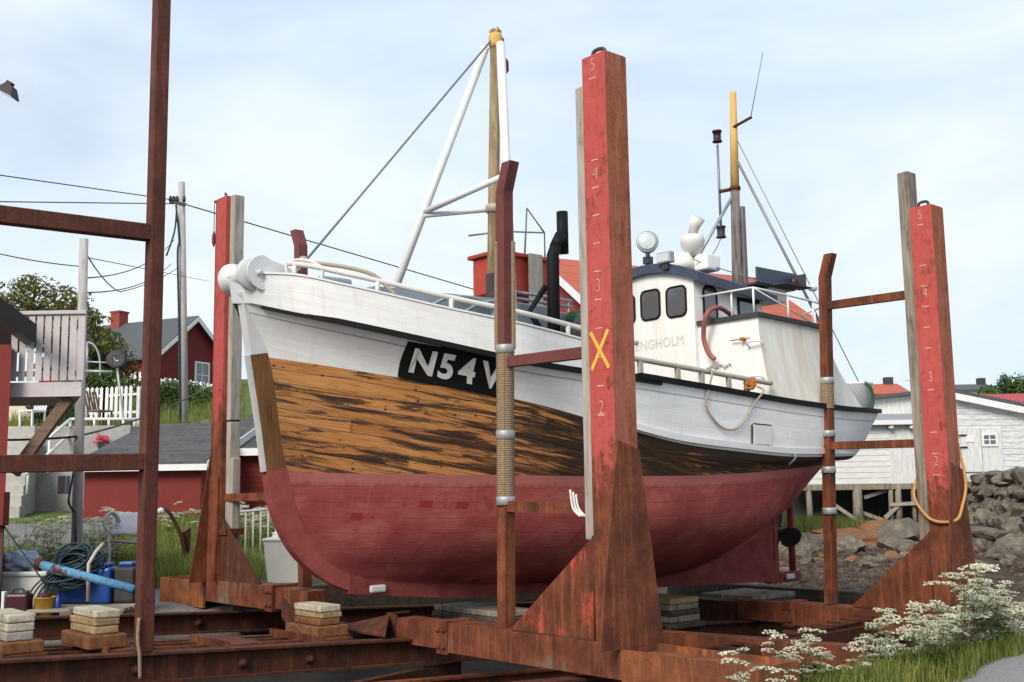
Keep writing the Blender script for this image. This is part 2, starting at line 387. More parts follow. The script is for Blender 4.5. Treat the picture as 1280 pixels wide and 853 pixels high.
MAT['rail_beige'] = plain('weathered_beige_rail', (.46, .41, .34), .55, .25, 9, .2)
MAT['black'] = plain('black_paint', (.009, .009, .0095), .65, .3, 8, .1, 0, .15)
MAT['navy'] = plain('navy_blue_roof_edge', (.05, .062, .10), .5, .3, 5, .15)
MAT['char'] = plain('dark_charcoal', (.045, .043, .045), .7, .3, 8, .2)
MAT['grey_blue'] = plain('grey_blue_deck_paint', (.27, .32, .36), .5, .2, 3, .1)
MAT['galv'] = plain('galvanised_steel', (.36, .37, .38), .45, .2, 12, .1, .5)
MAT['red_box'] = plain('red_painted_planks', (.42, .052, .034), .6, .25, 5, .15)
MAT['green'] = plain('green_plastic', (.014, .075, .03), .45, .2, 6, .05)
MAT['rope'] = plain('natural_fibre_rope', (.42, .36, .28), .9, .3, 40, .5)
MAT['rope_orange'] = plain('faded_orange_rope', (.5, .26, .09), .9, .25, 40, .5)
MAT['rope_rust'] = plain('rust_orange_float', (.42, .15, .04), .8, .3, 30, .5)
MAT['hose_red'] = plain('dull_red_rubber_hose', (.30, .085, .065), .55, .2, 10, .1)
MAT['rope_wrap'] = plain('brown_wound_rope', (.27, .19, .12), .9, .3, 30, .5)
MAT['tape'] = plain('silver_tape', (.36, .36, .35), .4, .2, 20, .3, .3)
MAT['yellow'] = plain('yellow_paint', (.72, .42, .06), .6, .2, 15, .1)
MAT['mark'] = plain('faded_cream_marks', (.62, .40, .30), .7, .35, 25, .1)
MAT['letter_grey'] = plain('flaking_grey_letters', (.60, .57, .51), .7, .3, 30, .1)
MAT['letter_white'] = plain('white_letters', (.70, .69, .66), .5, .12, 20, .1)
MAT['cable'] = plain('black_cable', (.018, .018, .02), .6, .2, 5, 0)
MAT['steel_rope'] = plain('grey_wire_rope', (.24, .24, .25), .5, .2, 20, .1, .4)
MAT['wet_dark'] = plain('dark_wet_steel', (.025, .022, .02), .5, .3, 8, .2)
n = NT('dark_window_glass'); MAT['glass'] = n.done((.10, .10, .105), .07, None, 0, 1.0)
n = NT('lamp_glass'); MAT['lens'] = n.done((.62, .64, .62), .12, None, .35, .6)
def mk_board(name, c, freq, axis, line=.5, peel=None, rough=.7):
    """boarded cladding: courses freq per metre along axis (0 x, 1 y, 2 z)"""
    n = NT(name); o = n.mapping(); q = n.sep(o)[axis]
    fr = n.math('FRACT', n.math('MULTIPLY', q, freq)); h = n.ramp(fr, [(0, 0.0), (.1, 1.0), (1, .35)])
    s = [1, 1, 1]; s[axis] = 6
    a = n.noise(n.mapping(tuple(s)), 2, 6, .65)
    c1 = n.ramp(a, [(.3, tuple(k*.8 for k in c)), (.7, tuple(min(k*1.12, .85) for k in c))])
    if peel:
        st = [1.2, 1.2, 1.2]; st[axis] = 14
        pl = n.noise(n.mapping(tuple(st)), 1.7, 8, .75)
        c1 = n.mix(n.ramp(pl, [(.52, 0.0), (.62, .85)]), c1, peel)
    c1 = n.mix(n.ramp(fr, [(0, line), (.12, 0.0)]), c1, tuple(k*.25 for k in c))
    return n.done(c1, rough, n.bump(h, .6, .02), 0, .25)
MAT['clap_red'] = mk_board('red_clapboard', (.155, .017, .016), 7, 2)
MAT['wall_red'] = plain('red_plain_boarding', (.17, .018, .015), .75, .18, 2.5, .2)
MAT['wall_red_v'] = mk_board('red_vertical_boards', (.27, .045, .035), 6, 0)
MAT['clap_white'] = mk_board('white_clapboard', (.66, .655, .63), 4.5, 2, .45)
MAT['clap_peel'] = mk_board('peeling_white_clapboard', (.64, .65, .65), 4.0, 2, .6, (.27, .25, .23))
MAT['wall_white'] = mk_board('white_vertical_boards', (.66, .66, .64), 5, 0, .25, (.45, .43, .4))
MAT['wall_cream'] = plain('cream_wall', (.66, .60, .46), .8, .08, 2, .1)
MAT['trim_white'] = plain('white_trim', (.72, .72, .71), .55, .08, 3, .08)
MAT['balcony'] = plain('pale_lilac_grey_paint', (.50, .45, .45), .7, .14, 4, .15)
MAT['brown_wood'] = mk_wood('brown_timber', (.20, .13, .09), (.11, .07, .05), axis=0)
MAT['roof_dark'] = plain('dark_slate_roof', (.075, .078, .085), .7, .2, 5, .3)
def mk_felt():
    n = NT('grey_roof_felt'); o = n.mapping(); br = n.n.new('ShaderNodeTexBrick'); br.inputs['Scale'].default_value = 1.0
    br.inputs['Color1'].default_value = (.062, .063, .066, 1); br.inputs['Color2'].default_value = (.095, .094, .093, 1); br.inputs['Mortar'].default_value = (.03, .03, .03, 1)
    br.inputs['Mortar Size'].default_value = .012; br.inputs['Brick Width'].default_value = .9; br.inputs['Row Height'].default_value = .22
    n.link(o, br.inputs['Vector']); a = n.noise(o, 4, 6)
    c = n.mix(n.ramp(a, [(.4, 0.0), (.75, .5)]), br.outputs['Color'], (.12, .117, .11))
    return n.done(c, .9, n.bump(a, .3, .02), 0, .2)
MAT['roof_felt'] = mk_felt()
MAT['roof_orange'] = mk_board('orange_red_roof_tiles', (.42, .105, .06), 3.2, 2, .35)
MAT['roof_red'] = plain('red_sheet_roof', (.36, .045, .05), .6, .12, 1, .1)
MAT['roof_metal'] = plain('dark_ribbed_roof', (.055, .058, .065), .5, .2, 3, .1)
MAT['brick'] = plain('red_brick_chimney', (.26, .05, .035), .8, .3, 12, .3)
MAT['concrete'] = plain('old_concrete', (.33, .32, .30), .9, .25, 2.5, .3)
MAT['concrete_lt'] = plain('pale_concrete', (.40, .385, .35), .9, .22, 3, .3)
MAT['pole'] = mk_wood('silver_grey_pole', (.47, .44, .41), (.30, .28, .26))
MAT['tub'] = plain('dirty_white_plastic', (.56, .55, .51), .5, .12, 4, .08)
MAT['blue'] = plain('blue_plastic', (.012, .06, .27), .4, .15, 5, .05)
MAT['blue_light'] = rusty('flaking_light_blue_pipe', RT, (.07, .24, .40), (.44, .5), None, 4)
MAT['bag'] = plain('crumpled_blue_plastic_bag', (.34, .44, .55), .35, .35, 14, .6)
MAT['maroon'] = plain('maroon_plastic', (.045, .008, .012), .4, .2, 5, .05)
MAT['hose_teal'] = plain('dark_teal_hose', (.012, .035, .045), .5, .3, 10, .1)
MAT['tarp'] = plain('faded_lilac_tarpaulin', (.44, .41, .44), .6, .2, 6, .35)
MAT['ball'] = plain('white_ball', (.78, .78, .76), .35, .04, 4, 0)
MAT['pot_pink'] = plain('pink_flowers', (.5, .04, .1), .7, .3, 30, .3)
# vegetation
def leafmat(name, c, c2, tr=.35):
    n = NT(name); o = n.mapping(); f = n.noise(o, 2.2, 3); oi = n.n.new('ShaderNodeObjectInfo')
    cc = n.ramp(f, [(.3, c), (.7, c2)])
    n.done(cc, .6, None, 0, .3)
    tl = n.n.new('ShaderNodeBsdfTranslucent'); n.link(cc, tl.inputs[0]); mx = n.n.new('ShaderNodeMixShader'); mx.inputs[0].default_value = tr
    out = n.n['Material Output']; n.link(n.b.outputs[0], mx.inputs[1]); n.link(tl.outputs[0], mx.inputs[2]); n.link(mx.outputs[0], out.inputs[0])
    return n.m
MAT['leaf'] = leafmat('green_leaves', (.045, .085, .018), (.10, .16, .035))
MAT['leaf_dark'] = leafmat('dark_green_leaves', (.022, .048, .014), (.05, .09, .024))
MAT['leaf_olive'] = leafmat('olive_green_leaves', (.085, .09, .02), (.20, .19, .05))
MAT['grass'] = leafmat('grass_blades', (.10, .145, .022), (.27, .28, .07))
MAT['stalk'] = leafmat('green_stalks', (.07, .11, .03), (.13, .17, .05), .2)
MAT['umbel'] = leafmat('white_umbels', (.66, .65, .49), (.82, .80, .66), .3)
MAT['bark'] = mk_wood('bark', (.13, .10, .075), (.05, .04, .03))
# rocks
def rockmat(name, c1, c2, c3, sc_=2.0):
    n = NT(name); o = n.mapping(); oi = n.n.new('ShaderNodeObjectInfo')
    a = n.noise(o, sc_, 8, .65, .3); b = n.noise(o, sc_*9, 4); c = n.noise(o, sc_*.6, 4)
    k = n.ramp(a, [(.3, c1), (.5, c2), (.7, c3)])
    k = n.mix(n.ramp(c, [(.5, 0.0), (.65, .6)]), k, tuple(q*.5 for q in c1))
    k = n.mix(n.math('MULTIPLY', oi.outputs['Random'], .55), k, tuple(q*.45 for q in c2))
    return n.done(k, .85, n.bump(n.math('ADD', a, n.math('MULTIPLY', b, .4)), .6, .05), 0, .3)
MAT['rock'] = rockmat('grey_boulder', (.075, .066, .055), (.165, .14, .11), (.36, .30, .23))
MAT['rock_brown'] = rockmat('rusty_brown_bedrock', (.13, .065, .035), (.27, .12, .055), (.38, .21, .11), 1.2)
MAT['pebble'] = rockmat('shore_pebbles', (.030, .021, .015), (.070, .048, .034), (.18, .135, .10), 3)
# ------------------------------------------------------------------ world and sun
wd = bpy.data.worlds.new('World'); sc.world = wd; wd.use_nodes = True
wt = wd.node_tree; wn = wt.nodes; bg = wn['Background']
SUN_EL, SUN_AZ = math.radians(36), math.radians(210)      # azimuth clockwise from +Y: behind the camera, to the left
sky = wn.new('ShaderNodeTexSky'); sky.sky_type = 'NISHITA'; sky.sun_disc = False
sky.sun_elevation = SUN_EL; sky.sun_rotation = SUN_AZ; sky.air_density = 1.0; sky.dust_density = 1.5
tcw = wn.new('ShaderNodeTexCoord')
def wnoise(scale, detail, rough, sx, sz, dist=0):
    mp = wn.new('ShaderNodeMapping'); mp.inputs['Scale'].default_value = (sx, sx, sz); wt.links.new(tcw.outputs['Generated'], mp.inputs[0])
    q = wn.new('ShaderNodeTexNoise'); q.inputs['Scale'].default_value = scale; q.inputs['Detail'].default_value = detail
    q.inputs['Roughness'].default_value = rough; q.inputs['Distortion'].default_value = dist; wt.links.new(mp.outputs[0], q.inputs['Vector']); return q.outputs['Fac']
def wramp(f, stops):
    q = wn.new('ShaderNodeValToRGB'); e = q.color_ramp.elements
    while len(e) < len(stops): e.new(.5)
    for k, (p, c) in enumerate(stops): e[k].position = p; e[k].color = (*c, 1)
    wt.links.new(f, q.inputs[0]); return q.outputs[0]
def wmix(f, a, b):
    q = wn.new('ShaderNodeMix'); q.data_type = 'RGBA'
    for s_, v in ((q.inputs[0], f), (q.inputs[6], a), (q.inputs[7], b)):
        if isinstance(v, (int, float)): s_.default_value = v
        elif isinstance(v, tuple): s_.default_value = (*v, 1)
        else: wt.links.new(v, s_)
    return q.outputs[2]
cl = wnoise(2.2, 7, .55, 1, 2.6, .3); cl2 = wnoise(1.7, 7, .56, 1, 2.8, .5)
cloud = wramp(cl2, [(.33, (5.9, 7.4, 9.7)), (.5, (7.3, 8.6, 10.0)), (.66, (8.8, 9.6, 10.3))])   # overcast deck, thin and thick places
gap = wramp(cl, [(.30, (.72,)*3), (.52, (.95,)*3), (.75, (1,)*3)])
wt.links.new(wmix(gap, sky.outputs[0], cloud), bg.inputs[0]); bg.inputs[1].default_value = .092
sun = bpy.data.lights.new('sun', 'SUN'); sun.energy = 3.3; sun.angle = math.radians(26); sun.color = (1, .92, .81)
so = bpy.data.objects.new('sun', sun); col.objects.link(so)
sd = Vector((math.sin(SUN_AZ)*math.cos(SUN_EL), math.cos(SUN_AZ)*math.cos(SUN_EL), math.sin(SUN_EL)))
so.rotation_euler = sd.to_track_quat('Z', 'Y').to_euler(); so.location = (-8, -8, 20)
vs = sc.view_settings; vs.view_transform = 'Standard'; vs.look = 'None'; vs.exposure = .22; vs.gamma = 1

# ------------------------------------------------------------------ terrain
def wall_d(X, Y):                      # signed distance to the right (landward) of the sea wall line
    a = Vector((19.2, 48.5)); b = Vector((13.2, 26)); d = (b-a).normalized(); nn = Vector((-d.y, d.x))
    return (Vector((X, Y))-a).dot(nn)
def hrel(X, Y):
    d = Vector((X, Y, 0))-M0; s = d.dot(E1); t = d.dot(E2)
    h = 0.0-EYE
    left = 1-sstep(-5.0, -1.0, X+.05*(Y-15))
    hl = -1.47+.07*min(max(0, Y-17), 16)+2.3*sstep(33.2, 35.5, Y)+.15*min(max(0, Y-35.5), 40)+.02*max(0, Y-75)
    # beach and low ground beyond the slip
    hb = -2.0+max(0, Y-22)*.03
    hb = min(hb, -1.45+.25*sstep(47, 50, Y))
    lw = sstep(.2, 1.3, wall_d(X, Y))
    hb = hb*(1-lw)+.35*lw
    hb += 1.6*sstep(62, 90, Y)
    beach = sstep(7.2, 10.0, s)
    side = sstep(-1.9, -.9, t)         # road side (0) or slip side (1)
    low = h*(1-side)+(-1.62)*side
    h = low*(1-beach)+hb*beach
    yard = sstep(7.05, 7.5, t)*left
    h = h*(1-yard)+hl*yard
    back = left*sstep(12, 20, Y)
    h = h*(1-back)+hl*back
    pit = sstep(-1.15, -.7, t)*(1-sstep(7.15, 7.5, t))*(1-sstep(9, 13, s))
    h = h*(1-pit)+(-2.2-.047*s)*pit
    h += .05*mnoise.noise(Vector((X*.8, Y*.8, 0)))+.1*beach*mnoise.noise(Vector((X*.5, Y*.5, 3)))*(1-lw)
    return h
def gz(X, Y): return hrel(X, Y)+EYE
def zone(X, Y):
    d = Vector((X, Y, 0))-M0; s = d.dot(E1); t = d.dot(E2)
    left = 1-sstep(-5.0, -1.0, X+.05*(Y-15))
    g = left*sstep(17.6, 18.4, Y)
    path = sstep(22, 22.6, Y)*(1-sstep(28.6, 29.6, Y))*(1-sstep(-9.4, -8.2, X))
    g *= 1-path
    g = max(g, sstep(-1.55, -1.25, t)*(1-sstep(-.75, -.5, t))*(1-sstep(9, 10, s)))
    g = max(g, sstep(62, 70, Y))
    beach = sstep(7.6, 9.2, s)*(1-left)*(1-sstep(-.3, 1.2, wall_d(X, Y)))
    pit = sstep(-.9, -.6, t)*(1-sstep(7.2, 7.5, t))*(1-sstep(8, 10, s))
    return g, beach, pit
def axis(lo, hi, fine0, fine1, step):
    a = []; x = fine0
    while x <= fine1: a.append(x); x += step
    st = step
    while a[-1] < hi: st *= 1.35; a.append(min(a[-1]+st, hi))
    st = step
    while a[0] > lo: st *= 1.35; a.insert(0, max(a[0]-st, lo))
    return a
xs = axis(-900, 900, -22, 24, .4); ys = axis(-60, 1500, -4, 52, .4)
mb = MB(); nx = len(xs)
vv = [(x, y, gz(x, y)) for y in ys for x in xs]
mb.add(vv, [(j*nx+i, j*nx+i+1, (j+1)*nx+i+1, (j+1)*nx+i) for j in range(len(ys)-1) for i in range(nx-1)], True)
n = NT('ground_soil_grass_shore'); at = n.n.new('ShaderNodeVertexColor'); at.layer_name = 'zone'
sp = n.n.new('ShaderNodeSeparateColor'); n.link(at.outputs[0], sp.inputs[0])
o = n.mapping(); na = n.noise(o, 1.3, 7, .65); nb = n.noise(o, 14, 5, .7); nc = n.noise(o, 60, 3)
gravel = n.ramp(nb, [(.3, (.10, .095, .09)), (.5, (.17, .163, .155)), (.72, (.28, .27, .255))])
gravel = n.mix(n.ramp(na, [(.4, 0.0), (.75, .4)]), gravel, (.14, .125, .105))
grs = n.ramp(na, [(.3, (.05, .085, .017)), (.55, (.10, .135, .03)), (.75, (.17, .165, .05))]); grs = n.mix(n.ramp(nb, [(.4, 0.0), (.7, .5)]), grs, (.04, .06, .015))
bch = n.ramp(nb, [(.3, (.03, .022, .017)), (.55, (.075, .055, .041)), (.72, (.16, .125, .10))])
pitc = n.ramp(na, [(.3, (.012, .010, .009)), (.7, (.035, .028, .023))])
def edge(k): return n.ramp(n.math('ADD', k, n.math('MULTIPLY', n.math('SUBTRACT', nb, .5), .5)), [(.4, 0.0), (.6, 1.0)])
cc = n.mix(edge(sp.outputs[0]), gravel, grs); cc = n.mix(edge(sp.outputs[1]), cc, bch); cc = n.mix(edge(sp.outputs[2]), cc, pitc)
MAT['ground'] = n.done(cc, .92, n.bump(n.math('ADD', nb, n.math('MULTIPLY', nc, .4)), .5, .03), 0, .2)
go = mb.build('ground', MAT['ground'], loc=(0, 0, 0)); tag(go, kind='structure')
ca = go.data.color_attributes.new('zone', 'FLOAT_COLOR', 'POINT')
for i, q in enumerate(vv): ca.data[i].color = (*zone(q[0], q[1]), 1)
# road to the right of the slip, its sheet a little above the ground
def road_edge(s): return -1.40+.085*min(max(s-2.5, -1), 6)+.05*math.sin(s*1.7)+.04*math.sin(s*4.1)+(0 if s > 1.5 else -.25*(1.5-s))
mb = MB(); rows = []
for i in range(90):
    s = -14+i*.3; rows.append([])
    for j in range(9):
        e = road_edge(s)
        t = e-j*.75; p = W(s, t, 0); rows[-1].append(Vector((p.x, p.y, gz(p.x, p.y)+.012)))
n = NT('grey_asphalt'); o = n.mapping(); a = n.noise(o, 60, 4, .7); b = n.noise(o, 1.2, 6)
ac = n.ramp(a, [(.3, (.14, .135, .135)), (.6, (.26, .255, .25)), (.8, (.36, .35, .34))]); ac = n.mix(n.ramp(b, [(.4, 0.0), (.8, .35)]), ac, (.33, .31, .28))
MAT['asphalt'] = n.done(ac, .9, n.bump(a, .4, .01), 0, .2)
ro = grid_mesh('road', rows, MAT['asphalt']); tag(ro, kind='structure')

# ------------------------------------------------------------------ the fishing boat
TC = 3.6
BOATLOC = W(3.2, TC, -1.45)
boat = thing('fishing_boat', 'white wooden fishing boat with scraped bare planks and red bottom, propped up on the slip', 'boat', BOATLOC)
RAILB = pchip([0, .03, .08, .15, .25, .4, .55, .7, .8, .88, .94, .975, .993, 1], [.08, .42, .82, 1.22, 1.62, 1.9, 1.97, 1.95, 1.82, 1.56, 1.2, .86, .5, 0])
LOWB = pchip([0, .03, .08, .15, .25, .4, .55, .7, .8, .88, .94, .975, .993, 1], [.07, .28, .58, .98, 1.42, 1.82, 1.95, 1.9, 1.70, 1.36, .98, .66, .36, 0])
WLB = pchip([0, .05, .1, .18, .28, .4, .55, .7, .8, .88, .95, 1], [.07, .27, .5, .88, 1.32, 1.68, 1.85, 1.74, 1.42, 1.0, .48, .05])
B4 = pchip([0, .1, .2, .3, .45, .6, .75, .85, .95, 1], [.07, .38, .78, 1.2, 1.64, 1.68, 1.28, .80, .26, .05])
B5 = pchip([0, .1, .25, .45, .6, .75, .9, 1], [.07, .2, .58, 1.08, 1.02, .60, .16, .05])
B6 = pchip([0, .2, .5, .8, 1], [.06, .13, .26, .12, .05])
RAILS = (-1.62, 8.72)
ZS = pchip([0, .03, .08, .15, .25, .35, .45, .55, .65, .75, .85, .95, 1], [1.939, 1.83, 1.693, 1.525, 1.331, 1.235, 1.155, 1.083, 1.026, .998, 1.02, 1.085, 1.13])
ZF = pchip([0, .03, .08, .15, .25, .35, .42, .5], [2.19, 2.17, 2.046, 1.872, 1.685, 1.50, 1.40, 1.3])
ZL = pchip([0, .03, .08, .15, .25, .35, .45, .55, .65, .75, .85, 1], [1.387, 1.333, 1.244, 1.114, .919, .677, .494, .419, .378, .391, .42, .468])
ZW = pchip([0, .08, .15, .25, .35, .45, .55, .65, .75, .85, 1], [.233, .208, .193, .171, .151, .151, .177, .224, .277, .324, .36])
LEV = [  # half breadth, s at stem, s at stern, height
    (RAILB, -1.62, 8.72, ZS), (LOWB, -1.35, 8.32, ZL), (WLB, -1.14, 8.15, ZW),
    (B4, -.84, 7.75, pchip([0, .3, .6, .85, 1], [-.50, -.46, -.42, -.16, .04])),
    (B5, -.48, 7.25, pchip([0, .3, .6, .85, 1], [-.80, -.88, -.90, -.62, -.30])),
    (B6, -.08, 6.98, pchip([0, .3, .6, .8, 1], [-.93, -1.06, -1.13, -.98, -.56]))]
def wq(i, n):                              # finer stations at both ends
    x = i/n; return x-.11*math.sin(2*math.pi*x)
NST = 84
def level_pt(k, w, side):
    b, s0, s1, z = LEV[k]; return (s0+(s1-s0)*w, b(w)*side, z(w))
def girth(k0, k1, f, w, side):
    """point between level k0 and k1 on a smooth section curve"""
    P0 = level_pt(max(k0-1, 0), w, side); P1 = level_pt(k0, w, side); P2 = level_pt(k1, w, side); P3 = level_pt(min(k1+1, 5), w, side)
    if k0 == 0: P0 = tuple(2*a-b for a, b in zip(P1, P2))
    out = []
    for a, b, c, d in zip(P0, P1, P2, P3):
        out.append(.5*(2*b+(c-a)*f+(2*a-5*b+4*c-d)*f*f+(3*b-a-3*c+d)*f**3))
    return out
def band(name, mat, k0, k1, nrow, vscale=None):
    pts = []; uvs = []
    order = [(1, i) for i in range(NST+1)]+[(-1, i) for i in range(NST-1, -1, -1)]
    for side, i in order:
        w = wq(i, NST); r = []; u = []
        for j in range(nrow+1):
            f = j/nrow; kk = k0+int(min(f*(k1-k0), k1-k0-1e-9)); ff = f*(k1-k0)-(kk-k0)
            s, b, z = girth(kk, kk+1, ff, w, side)
            p = W(s, TC-b, z); r.append(p); top = LEV[k0][3](w)
            wob = 0
            u.append(((s+1.7)*1.0+(20 if side < 0 else 0), (f*vscale if vscale else top-z)))
        pts.append(r); uvs.append(u)
    return grid_mesh(name, pts, mat, boat, uvs), pts
top_o, top_pts = band('topsides', MAT['hull_white'], 0, 1, 9)
wood_o, _ = band('bare_planking', MAT['bare_wood'], 1, 2, 9)
bot_o, _ = band('bottom', MAT['antifoul'], 2, 5, 22)
# raised bulwark at the bow above the black stripe: outer skin, inner skin and a cap
def bul(w, f, side, inn=0.0):
    s = -1.66+(8.72+1.66)*w; b = max(RAILB(w)+.012+.02*(1-f)*min(1, w*20)-inn, .01)
    return W(s-.05*(1-f)+inn*.6*max(0, 1-w*8), TC-b*side, ZF2(w)+(ZS(w)-.01-ZF2(w))*f)
ZF2 = lambda w: ZF(w)-(ZF(w)-ZS(w)-.02)*sstep(.33, .352, w)
order = [(-1, i) for i in range(48, -1, -1)]+[(1, i) for i in range(1, 49)]
pts = [[bul(.356*i/48, j/3, sd_) for j in range(4)] for sd_, i in order]
uvs = [[(-1.66+10.38*.356*i/48+1.7+(20 if sd_ < 0 else 0), 2.0+j*.1) for j in range(4)] for sd_, i in order]
bw = grid_mesh('bow_bulwark', pts, MAT['hull_white'], boat, uvs)
grid_mesh('bulwark_lining', [[bul(.356*i/48, j/2, sd_, .06) for j in range(3)] for sd_, i in order], MAT['grey_blue'], bw)
grid_mesh('bulwark_cap', [[bul(.356*i/48, 0, sd_, -.012)+EZ*.002, bul(.356*i/48, 0, sd_, -.012)+EZ*.022, bul(.356*i/48, 0, sd_, .07)+EZ*.022, bul(.356*i/48, 0, sd_, .07)+EZ*.002] for sd_, i in order], MAT['white'], bw, smooth=False)
# deck and the grey inside of the bulwarks
pts = []
for i in range(NST+1):
    w = .035+.945*i/NST; s = RAILS[0]+(RAILS[1]-RAILS[0])*w; z = ZS(w); b = max(RAILB(w)-.10, .02); w1 = (s+1.35)/9.67; bl_ = LOWB(min(w1, 1)) if w1 > 0 else 0; fk = .47/max(z-ZL(min(max(w1, 0), 1)), .4); bd = min(max(RAILB(w)*(1-fk)+bl_*fk-.16, .004), b)
    pts.append([W(s, TC-b, z-.02), W(s, TC-bd, z-.45), W(s, TC, z-.40), W(s, TC+bd, z-.45), W(s, TC+b, z-.02)])
grid_mesh('deck', pts, MAT['grey_blue'], boat, smooth=False)
def strip(name, mat, w0, w1, zf, h, proud, n=60, B=RAILB, s0=-1.62, s1=8.72, flat=.0, both=True, par=None, wl=None):
    """a moulding that follows the hull side, square section"""
    objs = MB()
    for side in ((1, -1) if both else (1,)):
        sec = []
        for i in range(n+1):
            w = w0+(w1-w0)*i/n; s = s0+(s1-s0)*w; b = B(w); z = zf(w)
            # outward normal in plan
            e = 1e-3; db = (B(min(w+e, 1))-B(max(w-e, 0)))/((s1-s0)*(min(w+e, 1)-max(w-e, 0)))
            nn = Vector((-db, 1)).normalized()
            ps = []
            for oo, zz in ((-.015, z-h/2), (proud, z-h/2), (proud, z+h/2), (-.015-flat, z+h/2)):
                ps.append(W(s+nn.x*oo, TC-(b+nn.y*oo)*side, zz))
            sec.append(ps)
        vs_ = [q for r in sec for q in r]; fs = [(i*4+j, i*4+(j+1) % 4, (i+1)*4+(j+1) % 4, (i+1)*4+j) for i in range(n) for j in range(4)]
        fs += [(3, 2, 1, 0), tuple(n*4+j for j in range(4))]
        objs.add(vs_, fs)
    return objs.build(name, mat, par or boat)
strip('black_stripe', MAT['black'], .012, .40, lambda w: ZS(w)-.02, .056, .034)
strip('rail_cap', MAT['black'], .37, .999, lambda w: ZS(w)+.02, .062, .045, 90, flat=.12)
ZR = lambda w: ZL(w)+.07
strip('rubbing_strake', MAT['white'], .35, .985, ZR, .07, .045, 80, LOWB, -1.52, 8.32)
# stem timber, its metal band, keel, sternpost, heel, rudder post
stem = [(-1.655, 2.02), (-1.60, 1.85), (-1.52, 1.40), (-1.40, .75), (-1.32, .24), (-1.235, -.16), (-1.01, -.57), (-.66, -.86), (-.27, -1.03)]
def stem_piece(name, mat, i0, i1, inner, t2, fwd=0.0, flare=1.25):
    q = MB(); sec = []
    pts_ = [Vector((a, 0, b)) for a, b in stem[i0:i1+1]]; pts_ = spline(pts_, 5)
    for k, p in enumerate(pts_):
        d = (pts_[min(k+1, len(pts_)-1)]-pts_[max(k-1, 0)]).normalized(); nn = Vector((d.z, 0, -d.x))
        if nn.x < 0: nn = -nn
        a, b = p-nn*fwd, p+nn*inner
        sec.append([W(a.x, TC-t2, a.z), W(a.x, TC+t2, a.z), W(b.x, TC+t2*flare, b.z), W(b.x, TC-t2*flare, b.z)])
    m_ = len(sec)
    q.add([v for r in sec for v in r], [(i*4+j, i*4+(j+1) % 4, (i+1)*4+(j+1) % 4, (i+1)*4+j) for i in range(m_-1) for j in range(4)]+[(3, 2, 1, 0), tuple((m_-1)*4+j for j in range(4))])
    return q.build(name, mat, boat)
sw = stem_piece('stem_post', MAT['stem_wood'], 2, 4, .20, .062, 0, 1.35)
stem_piece('stem_head', MAT['white'], 0, 2, .30, .065, 0, 1.5)
stem_piece('stem_foot', MAT['antifoul_stem'], 4, 8, .22, .064, 0, 1.35)
stem_piece('stem_band', MAT['white_worn'], 2, 4, -.002, .035, .03)
kz = lambda s: -1.035-.105*min(s+.27, 1.2)-.032*max(s-.93, 0)
q = MB(); sec = []
for i in range(40):
    s = -.36+i*(7.34/39); z = kz(s)
    sec.append([W(s, TC-.075, z), W(s, TC+.075, z), W(s, TC+.085, z+.30), W(s, TC-.085, z+.30)])
q.add([v for r in sec for v in r], [(i*4+j, i*4+(j+1) % 4, (i+1)*4+(j+1) % 4, (i+1)*4+j) for i in range(39) for j in range(4)]+[(3, 2, 1, 0), tuple(39*4+j for j in range(4))])
q.build('keel', MAT['antifoul_keel'], boat)
q = MB(); q.prism([W(s_, TC-.07, z_) for s_, z_ in ((3.2, kz(3.2)+.2), (7.0, kz(7)+.02), (7.03, -.40), (6.6, -.62), (6.1, -.80), (5.5, -.93), (4.6, -1.06), (3.8, -1.10))], E2*.14); q.build('skeg', MAT['antifoul_keel'], boat)
q = MB(); q.box((6.96, TC-.085, kz(7)+.02), (7.06, TC+.085, -.42), SL, .01); q.build('sternpost', MAT['antifoul_keel'], boat)
q = MB(); q.box((6.85, TC-.07, kz(7)-.03), (7.62, TC+.07, kz(7)+.12), SL, .02); q.build('heel', MAT['antifoul_keel'], boat)
q = MB(); q.tube([W(7.5, TC, kz(7)+.1), W(7.5, TC, .12)], .05, 10); q.build('rudder_post', MAT['antifoul_keel'], boat)
prop = MB(); hub = W(7.2, TC, -.62); prop.lathe([(.04, -.2), (.075, -.12), (.075, .1), (.03, .17)], hub, E1, 14)
ho = prop.build('propeller', MAT['wet_dark'], boat)
bl = MB()
for k in range(3):
    a0 = math.radians(-28+120*k); ax = -E2*math.cos(a0)+EZ*math.sin(a0); tn = -E2*-math.sin(a0)+EZ*math.cos(a0)
    prof = [(.05, .05), (.12, .10), (.20, .135), (.28, .13), (.34, .09), (.375, .02)]
    f_ = [hub+ax*r+(tn*w_+E1*w_*.7) for r, w_ in prof]; g_ = [hub+ax*r-(tn*w_+E1*w_*.7) for r, w_ in prof]
    bl.prism(f_+g_[::-1], E1*.02)
bl.build('propeller_blades', MAT['wet_dark'], ho)
for s, z in ((-.02, -1.0), (2.85, -1.17), (7.3, kz(7)+.045)):
    q = MB(); q.box((s-.10, TC-.115, z-.035), (s+.10, TC-.07, z+.045), SL, .022); q.build('anode', MAT['tub'], boat)
